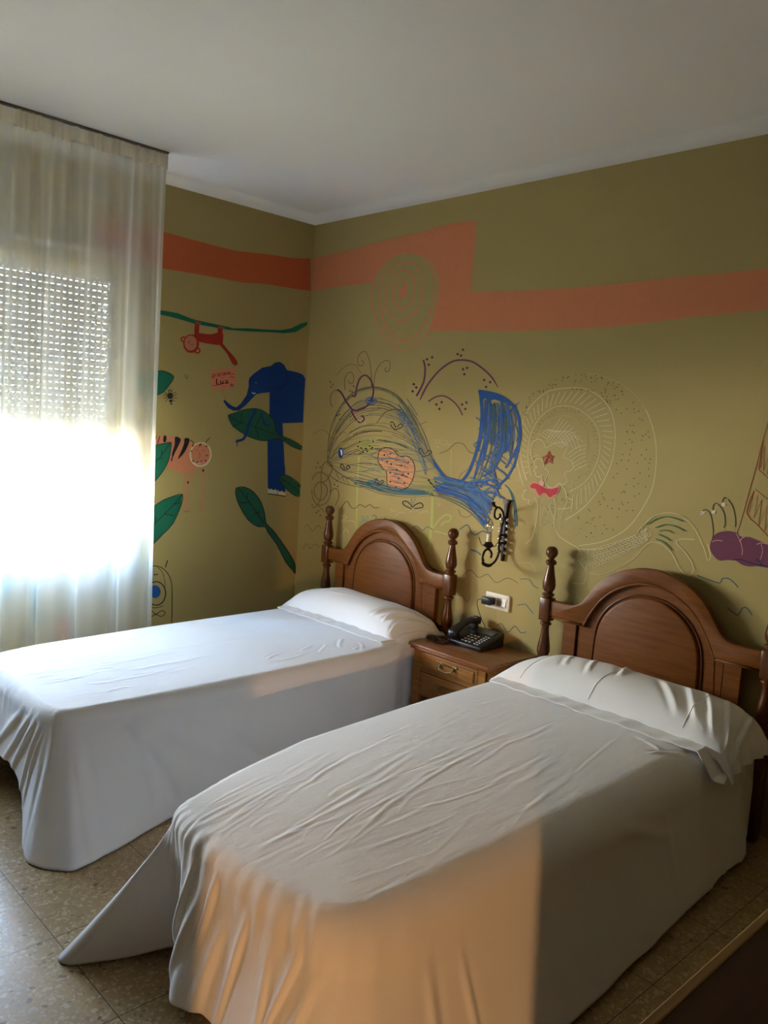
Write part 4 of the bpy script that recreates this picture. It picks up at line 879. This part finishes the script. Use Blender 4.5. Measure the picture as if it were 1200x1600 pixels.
for k in range(36):
    f = R.random(); x0_ = 640+f*235+R.uniform(-8, 8); y0_ = 470+60*f+R.uniform(0, 60)
    bow = 18+60*f; x1_ = 520+f*290; y1_ = 1095-60*f+R.uniform(-60, 60); g = R.uniform(.45, 1)
    pts = [(x0_+(x1_-x0_)*t+bow*math.sin(PI*t)+R.uniform(-6, 6), y0_+(y1_-y0_)*t) for t in (0, .25*g, .5*g, .75*g, g)]
    m.line(R.choice(['wblue', 'wblue', 'wblue2', 'bluewave']), pts, R.uniform(1.0, 2.8), 3)
for k in range(30):
    x = R.uniform(560, 760); y = R.uniform(620, 1000); l = R.uniform(80, 180); s_ = R.choice([-1, 1]); m.line('wblue', [(x, y), (x+l*.6, y+s_*l*.45), (x+l*1.0, y+s_*l*.8)], R.uniform(.8, 1.6), 3)
for k in range(58):     # stalk of the tail sweeping down to the sconce
    f = R.random(); a = (275+R.uniform(-10, 80), 1050+135*f+R.uniform(-8, 8)); c_ = (455+R.uniform(-15, 60)-60*f+60, 1110+130*f); e_ = (690-40*f+R.uniform(-25, 20), 1260+150*f+R.uniform(-60, 50))
    b_ = (610-60*f+R.uniform(-20, 30), 1165+150*f)
    pts = [a, c_, b_, e_][R.choice([0, 0, 0, 1]):]
    m.line(R.choice(['wblue', 'wblue2', 'wblue2', 'wblue', 'bluewave', 'violet' if R.random() < .2 else 'wblue2']), pts, R.uniform(.9, 2.6), 4)
for k in range(22):
    x = R.uniform(470, 640); y = R.uniform(1050, 1180); m.line(R.choice(['wblue', 'wblue2']), [(x, y), (x+R.uniform(30, 80), y+R.uniform(-60, 20)), (x+R.uniform(90, 180), y+R.uniform(-30, 70))], R.uniform(1, 2.4), 4)
m.line('pencilblue', [(270, 1195), (330, 1212), (400, 1240), (520, 1310), (590, 1375), (650, 1445)], 1.2).line('bluewave', [(300, 1190), (420, 1232), (540, 1300), (640, 1400)], 1.1).done()
m = Mural('painted_brush_mark', 'two parallel blue-grey brush lines curving down beside the sconce', WB, 1, 1, Dd)
m.line('bluewave', [(795, 1118), (825, 1150), (848, 1210), (862, 1280), (866, 1350), (872, 1428)], 2.2).line('bluewave', [(820, 1140), (850, 1190), (870, 1260), (880, 1340), (884, 1420)], 2.2).done()
m = Mural('painted_blob', 'peach kidney-shaped blob with dark dots painted on the whale', WB, 1, 2, Cc)
kid = [(500, 800), (512, 760), (545, 743), (590, 750), (635, 795), (690, 800), (722, 828), (737, 880), (722, 950), (690, 1000), (640, 1025), (590, 1015), (560, 980), (553, 900), (525, 870), (502, 835)]
m.fill('kid', kid)
for k in range(20): x = R.uniform(560, 640); y = R.uniform(800, 1000); m.line(R.choice(['pencilblue', 'brown', 'violet']), [(x, y), (x+40, y+R.uniform(0, 14)), (x+R.uniform(60, 90), y+R.uniform(6, 28))], R.uniform(.5, 1.2), 3)
m.line('brown', [(450, 795), (500, 765), (545, 770), (570, 800), (600, 815), (630, 795)], .9).line('navy', [(575, 1015), (630, 1022), (690, 1000)], 2.2).line('ink', kid, 1.1, closed=True)
m.dots('ink', [(540, 790), (580, 782), (525, 822), (558, 833), (617, 820), (585, 850), (650, 858), (620, 887), (578, 905), (695, 838), (695, 912), (660, 918), (632, 942), (578, 962), (670, 972), (615, 997)], 6).done()
for P_, seeds, lab, ly in (([(365, 700), (420, 690), (478, 705), (480, 745), (440, 770), (400, 790), (372, 770)], [(380, 705), (468, 703), (370, 735), (390, 745), (420, 748), (445, 732), (462, 742), (430, 767), (403, 773)], 'yellow-green patch with dark dots painted behind the whale\'s eye', 3),
                       ([(810, 960), (850, 935), (885, 960), (890, 1010), (870, 1055), (840, 1050), (800, 1000)], [(828, 952), (872, 962), (840, 975), (862, 995), (852, 1050)], 'yellow-green flower centre with dark marks painted at the root of the whale\'s tail', 3)):
    m = Mural('painted_patch', lab, WB, 1, ly, Cc)
    cx_ = sum(p[0] for p in P_)/len(P_); cy_ = sum(p[1] for p in P_)/len(P_)
    for k in range(150):
        a = R.uniform(0, 6.28); rr = math.sqrt(R.random()); x = cx_+math.cos(a)*rr*56*(1 if ly == 3 else 1); y = cy_+math.sin(a)*rr*48; m.ell('limepatch', x, y, R.uniform(2, 5), n=6)
    m.dots('ink', seeds, 5)
    if 'tail' in lab: m.line('ink', [(820, 950), (855, 985), (890, 1030)], 1.4).line('green', [(830, 1045), (870, 1055)], 1.5)
    else: m.line('wave', [(375, 785), (400, 765), (430, 755)], 1)
    m.done()
m = Mural('painted_plant', 'pale lime-green plant stems painted behind the nearer-window headboard', WB, 1, 0, Cc)
m.line('lime', [(376, 800), (370, 900), (366, 1000), (362, 1130), (358, 1260)], 2.6).line('lime', [(850, 1062), (850, 1130), (846, 1220), (836, 1330), (826, 1410)], 4.2)
m.line('lime', [(855, 1265), (880, 1225), (930, 1180), (968, 1185), (962, 1215), (925, 1225), (905, 1250)], 2.6).line('lime', [(865, 1285), (900, 1290), (945, 1305)], 2.6).line('lime', [(728, 1300), (780, 1322), (822, 1362)], 2.2)
m.line('faint', [(258, 1180), (300, 1190), (260, 1220), (330, 1215), (350, 1230)], 2).line('faint', [(258, 1330), (290, 1270), (310, 1300)], 2)
m.done()
# winged hearts
for cx_, cy_, w_, lab in ((618, 600, 42, 'on the whale\'s back'), (802, 772, 44, 'on the whale\'s narrowing back'), (287, 868, 32, 'below the whale\'s eye'), (508, 962, 30, 'beside the peach blob'), (724, 1112, 66, 'under the whale\'s belly')):
    m = Mural('painted_butterfly', 'small black two-winged outline painted '+lab, WB, 1, 4, Cc)
    h_ = w_*.75
    if w_ > 50:
        m.line('ink', [(cx_-6, cy_+h_*.55), (cx_-w_*.9, cy_), (cx_-w_*.95, cy_-h_*.4), (cx_-w_*.6, cy_-h_*.45), (cx_-w_*.2, cy_), (cx_-2, cy_+h_*.35)], 1.5)
        m.line('ink', [(cx_, cy_+h_*.3), (cx_+w_*.25, cy_), (cx_+w_*.7, cy_-h_*.25), (cx_+w_*.98, cy_), (cx_+w_*.9, cy_+h_*.35), (cx_+w_*.15, cy_+h_*.5)], 1.6).line('pencilblue', [(cx_-5, cy_), (cx_-10, cy_-45)], .8).line('pencilblue', [(cx_+2, cy_), (cx_+18, cy_-48)], .8)
    else:
        m.line('ink', [(cx_-4, cy_+h_*.9), (cx_-w_*.75, cy_+h_*.2), (cx_-w_*.9, cy_-h_*.6), (cx_-w_*.6, cy_-h_*.75), (cx_-w_*.25, cy_-h_*.1), (cx_-4, cy_+h_*.5)], 1.2)
        m.line('ink', [(cx_-8, cy_+h_*.85), (cx_+w_*.55, cy_+h_*.55), (cx_+w_*.98, cy_), (cx_+w_*.6, cy_-h_*.35), (cx_+w_*.1, cy_+h_*.3)], 1.2)
    m.done()
# purple swirls
m = Mural('painted_swirls', 'purple curling tendrils painted from the whale\'s blowhole', WB, 1, 4, Cc)
m.line('violet', [(330, 405), (352, 408), (362, 350), (385, 292), (420, 275), (455, 312), (470, 375), (458, 432)], 2.6)
m.line('violet', [(445, 455), (410, 485), (345, 502), (300, 455), (262, 388), (235, 368)], 2.8).line('violet', [(235, 368), (205, 385), (190, 435), (203, 480)], .9).line('violet', [(325, 500), (350, 550), (380, 580), (408, 562), (402, 540), (388, 538)], 2.2)
m.ell('wblue', 455, 440, 34, 26, 0, .9)
for a in (0, 1, 2, 3, 4): m.ell('wblue', 455+12*math.cos(a*1.26), 440+11*math.sin(a*1.26), 9, 9, 0, .9)
m.line('wave', [(457, 350), (456, 270), (448, 200), (425, 130), (395, 125), (370, 160), (372, 205), (395, 212), (406, 190), (392, 178)], .9).line('wave', [(472, 345), (480, 270), (510, 205), (555, 178), (577, 195), (572, 240), (555, 253), (543, 238), (555, 222)], .9)
m.line('swirl', [(285, 370), (283, 310), (300, 262), (328, 258), (343, 290), (335, 325), (315, 325), (310, 308)], 1.1).line('swirl', [(230, 275), (285, 218), (345, 205), (390, 262)], .8)
m.dots('dots', [(190, 318), (208, 333), (197, 350), (235, 535), (250, 528), (255, 560), (341, 345), (318, 375), (332, 382)], 5).done()
m = Mural('painted_arcs', 'purple arcs with clusters of dots painted above the whale\'s tail', WB, 1, 1, Dd)
m.line('violet', [(170, 495), (195, 440), (235, 370), (310, 280), (400, 215), (480, 200), (560, 215), (640, 270), (700, 330), (745, 402)], 2.9, taper=6).line('violet', [(195, 200), (208, 260), (200, 350), (170, 420), (143, 465)], 3.0).line('violet', [(232, 505), (290, 470), (350, 465), (410, 500), (455, 550), (483, 607)], 2.2)
m.dots('dots', [(447, 157), (486, 125), (472, 168), (487, 268), (517, 258), (497, 305), (642, 347), (686, 363), (656, 398), (125, 378), (143, 402), (117, 430), (222, 195), (260, 180), (235, 235), (291, 527), (330, 510), (313, 560), (480, 527), (512, 513), (504, 560)], 10).done()
m = Mural('painted_spiral', 'reddish brown coiled doodle painted at the corner by the tall bedpost', WB, 1, 1, Ec)
m.line('swirl', [(230, 400), (245, 330), (290, 290), (335, 325), (343, 385), (310, 460), (260, 515), (200, 520), (155, 570), (150, 640), (190, 705), (245, 710), (290, 640), (285, 570), (240, 525)], 1.3)
m.line('swirl', [(120, 500), (160, 432), (225, 408), (290, 450), (328, 550), (318, 680), (270, 755), (190, 770), (135, 700), (120, 600)], 1.2).line('swirl', [(225, 410), (222, 520), (228, 620), (210, 720), (175, 780), (145, 800), (118, 755)], 1.1).line('swirl', [(325, 650), (345, 605), (385, 588), (415, 620), (415, 690), (380, 780)], 1.2).line('swirl', [(195, 780), (225, 810), (255, 842)], 1)
m.dots('dots', [(188, 305), (172, 357), (215, 355), (372, 543), (398, 505), (408, 565), (195, 835), (172, 855), (215, 885)], 8).done()
# little waves
m = Mural('painted_waves', 'thin wavy lines painted as water around the headboards', WB, 1, 0, Cc)
for col, w_, P_ in (('wave', 1, [(895, 780), (950, 760), (1000, 715), (1050, 720), (1090, 770), (1130, 780)]), ('dimwave', .9, [(80, 660), (120, 630), (165, 638), (195, 680), (235, 678), (262, 645), (292, 645)]), ('wave', 1, [(490, 585), (540, 520), (600, 495), (660, 505), (700, 560)]), ('swirl', 1, [(690, 580), (760, 595), (815, 572)]), ('swirl', 1, [(1020, 950), (1035, 915), (1080, 880)]), ('swirl', 1, [(1020, 1140), (1035, 1180), (1075, 1192), (1110, 1172)])): m.line(col, P_, w_)
m.c(*Ec)
for col, w_, P_ in (('wave', 1, [(435, 825), (470, 765), (515, 730), (555, 795), (600, 805), (655, 765), (710, 792), (760, 765), (815, 803), (865, 795)]), ('dimwave', 1.2, [(40, 1020), (75, 992), (130, 1055), (190, 995), (225, 1032)]), ('dimwave', 1.2, [(25, 1255), (60, 1195), (105, 1250), (155, 1200), (210, 1240)])): m.line(col, P_, w_)
m.line('lightteal', [(655, 1010), (660, 965), (700, 945), (745, 965), (740, 985)], 1).line('lightteal', [(680, 950), (672, 900), (690, 895), (700, 945)], 1).line('lightteal', [(705, 945), (725, 900), (745, 895), (730, 950)], 1).line('bluewave', [(790, 900), (810, 880), (830, 900), (810, 965), (790, 950)], 1).line('bluewave', [(895, 945), (930, 915), (945, 955)], 1)
m.c(*Ic)
for col, w_, P_ in (('bluewave', 1.1, [(105, 330), (140, 320), (180, 350), (210, 325), (250, 345)]), ('bluewave', 1.6, [(435, 345), (490, 312), (520, 365), (550, 380), (600, 355), (650, 385)]), ('bluewave', 2.4, [(512, 485), (550, 495), (585, 520)]), ('wave', .9, [(455, 668), (510, 625), (570, 677), (630, 655), (690, 712), (770, 680), (840, 716)]), ('bluewave', 1, [(858, 688), (920, 692), (950, 735), (985, 752)]), ('bluewave', .9, [(430, 800), (460, 812), (490, 845), (510, 800)]), ('bluewave', 1.1, [(838, 872), (890, 862), (920, 895), (950, 928)]), ('bluewave', 1.1, [(700, 1005), (730, 1000), (770, 1056), (820, 1015), (860, 1060), (898, 1055)]), ('faint', 1, [(840, 575), (930, 580), (965, 645)])): m.line(col, P_, w_)
m.c(*Gc)
for P_ in ([(485, 1150), (560, 1180), (640, 1203), (660, 1175), (700, 1172), (740, 1200), (772, 1237)], [(695, 1375), (740, 1412), (770, 1425), (800, 1380), (830, 1378), (867, 1427)]): m.line('bluewave', P_, 1.6)
m.done()
# white chalk dots
m = Mural('painted_dots', 'sprinkled lines of white dots painted around the whale\'s tail', WB, 1, 5, Cc)
pts = [(R.uniform(870, 970), R.uniform(690, 740)) for k in range(14)]+[(970+R.uniform(-4, 4), 760+k*14) for k in range(14)]+[(580+k*9, 1150+10*math.sin(k*.3)+R.uniform(-8, 18)) for k in range(28)]+[(R.uniform(860, 900), R.uniform(1040, 1120)) for k in range(8)]+[(R.uniform(300, 860), R.uniform(560, 700)) for k in range(18)]
m.dots('cream', pts, 2.6).done()
# mermaid figure
m = Mural('painted_figure', 'thin pale chalk outline of a curly-haired figure with a huge ringed and dotted hairdo and a scaly fish tail', WB, 1, 1, Fc)
inner = [(160, 735), (140, 640), (145, 520), (180, 420), (240, 345), (320, 300), (420, 303), (510, 355), (570, 430), (590, 510), (582, 610), (540, 715), (480, 785), (400, 833)]
outer = [(130, 762), (100, 650), (90, 520), (108, 390), (165, 290), (260, 210), (380, 185), (500, 192), (600, 250), (665, 350), (685, 490), (665, 640), (610, 770), (540, 875), (460, 955), (370, 1010)]
far = [(112, 330), (150, 240), (220, 170), (320, 115), (440, 92), (560, 100), (680, 140), (790, 210), (880, 330), (930, 480), (942, 620), (922, 790), (860, 930), (760, 1060), (620, 1140), (455, 1172)]
ri, ro, rf = resample(inner, 46), resample(outer, 46), resample(far, 60)
m.line('thin', inner, .8).line('thin', outer, .9).line('thin', rf[26:], .9).line('faint', rf[14:28], .8)
m.line('thin', [(110, 795), (78, 680), (60, 560), (62, 460), (90, 340)], 1.1).line('thin', [(132, 762), (108, 690), (98, 640)], 1.2)
for k in range(1, 45): 
    a, b = ri[k], ro[k]; g1, g2 = .12+R.uniform(0, .12), .88-R.uniform(0, .12); m.line('thin' if 1 else '', [(a[0]+(b[0]-a[0])*g1, a[1]+(b[1]-a[1])*g1), (a[0]+(b[0]-a[0])*g2, a[1]+(b[1]-a[1])*g2)], .8, 1)
cen = (380, 500)
D1 = []
for k in range(46):
    for q in range(3):
        f = R.uniform(.82, .96); p = ri[k]; 
        if R.random() < .6: D1.append((p[0]*f+(1-f)*cen[0], p[1]*f+(1-f)*cen[1]))
D2 = [(R.uniform(-8, 8)+p[0]+6*math.cos(k), p[1]+R.uniform(4, 60)) for k, p in enumerate(rf[:22]) for q in range(3)]
D3 = []
for k in range(22, 58, 1):
    p = rf[k]; i = int(k/59*45); b = ro[i]
    for q in range(3):
        f = R.uniform(.12, .9)
        D3.append((p[0]+(b[0]-p[0])*f, p[1]+(b[1]-p[1])*f))
m.dots('wave', D1, 3.0).dots('ink', D2, 3.0).dots('ink', D3, 3.6)
for k in range(8):
    m.line('thin', [(212+12*k, 470-14*k+6*k*k*.3), (262+22*k, 505-6*k), (300+24*k, 520+8*k)][:2+(k > 2)], .8)
    m.line('thin', [(250+14*k, 520+6*k), (300+18*k, 440+8*k), (345+20*k, 372+6*k+2.2*k*k)], .8)
for k in range(6): m.line('thin', [(388+8*k, 600+20*k), (440+10*k, 560+22*k), (500+2*k, 540+24*k)], .8)
for k in range(0):       # hair net
    t = k/8; m.line('faint', [(195+t*40, 500-40*t), (240+t*60, 420-30*t+30*t), (310+t*95, 365+60*t*t), (390+t*100, 360+110*t)][::1], .8)
    m.line('faint', [(250+t*260, 520+190*t*(1-t)*.5+150*t*t*.3), (240+t*230, 440+110*t), (290+t*190, 385+90*t)], .8)
m.line('faint', [(195, 500), (230, 420), (300, 372), (390, 360), (460, 400), (505, 470), (510, 560), (480, 650), (400, 740)], .9)
m.line('thin', [(170, 640), (155, 590), (165, 530), (205, 505), (238, 525), (250, 560), (300, 532), (355, 525), (385, 555), (362, 615), (408, 640), (425, 680), (400, 705), (368, 715), (385, 762), (360, 790), (335, 780), (300, 808), (265, 800), (248, 760), (268, 710), (240, 680), (232, 640), (200, 625), (180, 645)], .9)
m.line('thin', [(172, 640), (182, 660), (176, 672), (196, 678), (180, 690), (176, 705), (190, 712), (184, 725), (205, 742), (238, 722)], .9).line('thin', [(225, 740), (226, 772)], .9).line('thin', [(172, 610), (205, 608)], .8)
m.line('thin', [(180, 870), (203, 925), (190, 1030), (165, 1120), (125, 1158)], .9).line('thin', [(302, 868), (315, 940), (303, 1030), (330, 1105), (400, 1155), (445, 1180), (460, 1205), (448, 1245), (490, 1310), (503, 1360), (480, 1408), (412, 1400)], .9)
m.line('thin', [(335, 785), (370, 820), (385, 870), (415, 885), (412, 925), (375, 938), (325, 942)], .9).line('thin', [(282, 905), (275, 930), (300, 1000), (305, 1035)], .8).line('thin', [(385, 890), (355, 960), (345, 1000)], .8)
m.line('thin', [(110, 830), (130, 820), (105, 860), (120, 880), (150, 885), (140, 905), (165, 918)], .8)
m.dots('wave', [(R.uniform(210, 300), R.uniform(900, 1060)) for k in range(26)]+[(R.uniform(330, 405), R.uniform(850, 930)) for k in range(16)]+[(R.uniform(370, 600), R.uniform(1020, 1120)) for k in range(14)], 2.6)
m.line('thin', [(455, 1192), (600, 1190), (700, 1150), (800, 1108), (850, 1050), (868, 1038)], .9).line('thin', [(500, 1300), (520, 1340), (600, 1350), (700, 1312), (800, 1250), (880, 1165), (925, 1148)], .8)
for i in range(20):      # fish scales
    t = i/19; xa_, ya_ = 470+t*400, 1205-(t**1.25)*125; hgt = 125-60*t
    for j in range(5):
        x, y = xa_+4*(j % 2)*2.2+j*8*(1-t), ya_+8+j*hgt/5; m.line('thin', [(x-7, y-6), (x+6, y-4), (x+7, y+7), (x-4, y+10)], .75, 2)
        if (i+j) % 2: m.line('grey', [(x-2, y), (x+2, y+5)], 1.2, 1)
m.line('thin', [(825, 1088), (850, 1050), (848, 1085), (882, 1062), (865, 1095), (905, 1092), (900, 1112), (868, 1108), (885, 1140)], .9)
m.line('thin', [(870, 1035), (920, 990), (1000, 965), (1080, 975), (1140, 1015)], .9).line('thin', [(920, 1147), (980, 1162), (1040, 1222), (1085, 1310), (1135, 1357), (1172, 1330), (1160, 1270), (1110, 1200), (1066, 1150), (1095, 1130), (1180, 1132)], .9)
m.line('thin', [(1140, 1015), (1190, 1080), (1240, 1190), (1262, 1260), (1280, 1235), (1262, 1160)], .8)
for P_ in ([(880, 1040), (950, 1000), (1020, 990), (1115, 1020)], [(935, 1058), (1000, 1038), (1060, 1050), (1120, 1080)], [(960, 1078), (1010, 1075), (1055, 1095)], [(955, 1100), (1000, 1120), (1030, 1140)], [(940, 1130), (990, 1150), (1042, 1202)]): m.line('green', P_, 1.5)
m.done()
m = Mural('painted_star', 'small scribbled red star painted in the figure\'s hair', WB, 1, 4, Fc)
star = [(274, 578), (282, 608), (303, 612), (286, 630), (296, 658), (270, 642), (246, 662), (252, 630), (230, 618), (258, 606)]
m.line('redline', star, 1.6, 1, True)
for k in range(14): a, b = R.choice(star), R.choice(star); m.line('red', [a, b], 1.0, 1)
m.done()
m = Mural('painted_collar', 'crimson ruffled collar with a pink edge painted on the figure', WB, 1, 4, Fc)
ruf = [(150, 797), (172, 777), (200, 782), (222, 790), (250, 808), (290, 812), (330, 802), (332, 825), (318, 850), (300, 858), (275, 872), (252, 850), (235, 845), (212, 862), (195, 840), (185, 818), (162, 815)]
m.fill('crim', ruf).line('pink', ruf, 1.2, closed=True).fill('pink', [(210, 770), (228, 765), (243, 778), (232, 798), (212, 790)]).done()
# caterpillar, tower and plumes on the right
m = Mural('painted_cloud', 'plum purple lumpy shape with pink lines painted at the right edge', WB, 1, 2, Gc)
m.fill('purple', [(575, 965), (585, 905), (620, 860), (690, 843), (750, 852), (785, 880), (850, 886), (900, 905), (980, 935), (1060, 950), (1150, 990), (1160, 1090), (1060, 1115), (980, 1100), (900, 1088), (850, 1090), (800, 1078), (750, 1048), (690, 1045), (640, 1048), (600, 1015)])
m.line('pink', [(590, 918), (620, 908), (660, 912)], 1).line('pink', [(755, 860), (785, 915), (800, 980), (795, 1010)], .9).line('pink', [(780, 918), (800, 890), (815, 888)], 1.1).line('pink', [(900, 937), (930, 925), (980, 935)], 1.1).line('pink', [(930, 935), (940, 980), (925, 1040)], .8)
m.line('navy', [(730, 1045), (780, 1040), (850, 1062), (900, 1075), (980, 1090)], 1.5).line('navy', [(890, 1050), (905, 1040), (930, 1072), (940, 1085)], 1.3).done()
m = Mural('painted_plumes', 'three thin curled stalks with white puffs painted above the purple shape', WB, 1, 2, Gc)
m.line('ink', [(592, 900), (597, 840), (585, 750), (565, 705), (540, 694), (522, 708)], 1.0).line('ink', [(668, 820), (680, 795), (675, 730), (655, 685), (620, 650), (598, 668), (594, 705)], 1.1).line('ink', [(750, 815), (752, 760), (735, 680), (700, 622)], 1.1).line('ink', [(690, 616), (675, 612), (664, 628), (660, 645)], 1.2)
for x, y in ((525, 720), (600, 710), (670, 660)):
    for k in range(12): m.line('cream' if k % 2 else 'white', [(x+R.uniform(-16, 16), y+R.uniform(-14, 14)), (x+R.uniform(-18, 18), y+R.uniform(-14, 14)), (x+R.uniform(-16, 16), y+R.uniform(-14, 14))], .8, 3)
m.done()
m = Mural('painted_tower', 'thin red-brown outlined tower with zigzag windows painted at the right edge', WB, 1, 1, Gc)
m.line('redline', [(1003, -10), (978, 90), (935, 240), (895, 400), (850, 560), (800, 740), (762, 862)], 1.0).line('redline', [(945, 215), (928, 320), (912, 415)], 1.8).line('redline', [(912, 415), (945, 445), (1040, 530)], 1.2)
m.line('redline', [(925, 405), (955, 250), (945, 425), (990, 300), (972, 450), (1020, 340), (1005, 490)], 1.1, 1).line('redline', [(890, 552), (930, 585), (1060, 690)], 1.0).line('redline', [(880, 565), (828, 715), (900, 795), (980, 880), (1060, 960)], 1.6, 2)
m.line('redline', [(880, 570), (842, 722), (908, 592), (880, 755), (935, 625), (912, 810), (970, 670), (955, 840), (1010, 720), (1000, 870)], 1.2, 1).done()
m = Mural('painted_triangle', 'tiny reddish triangle painted under the coral stripe', WB, 1, 1)
m.line('coral', [(1061, 508), (1076, 506), (1068, 524)], 1.0, 1, True).done()
# post-height painted snails seen between the first headboard's post and panel
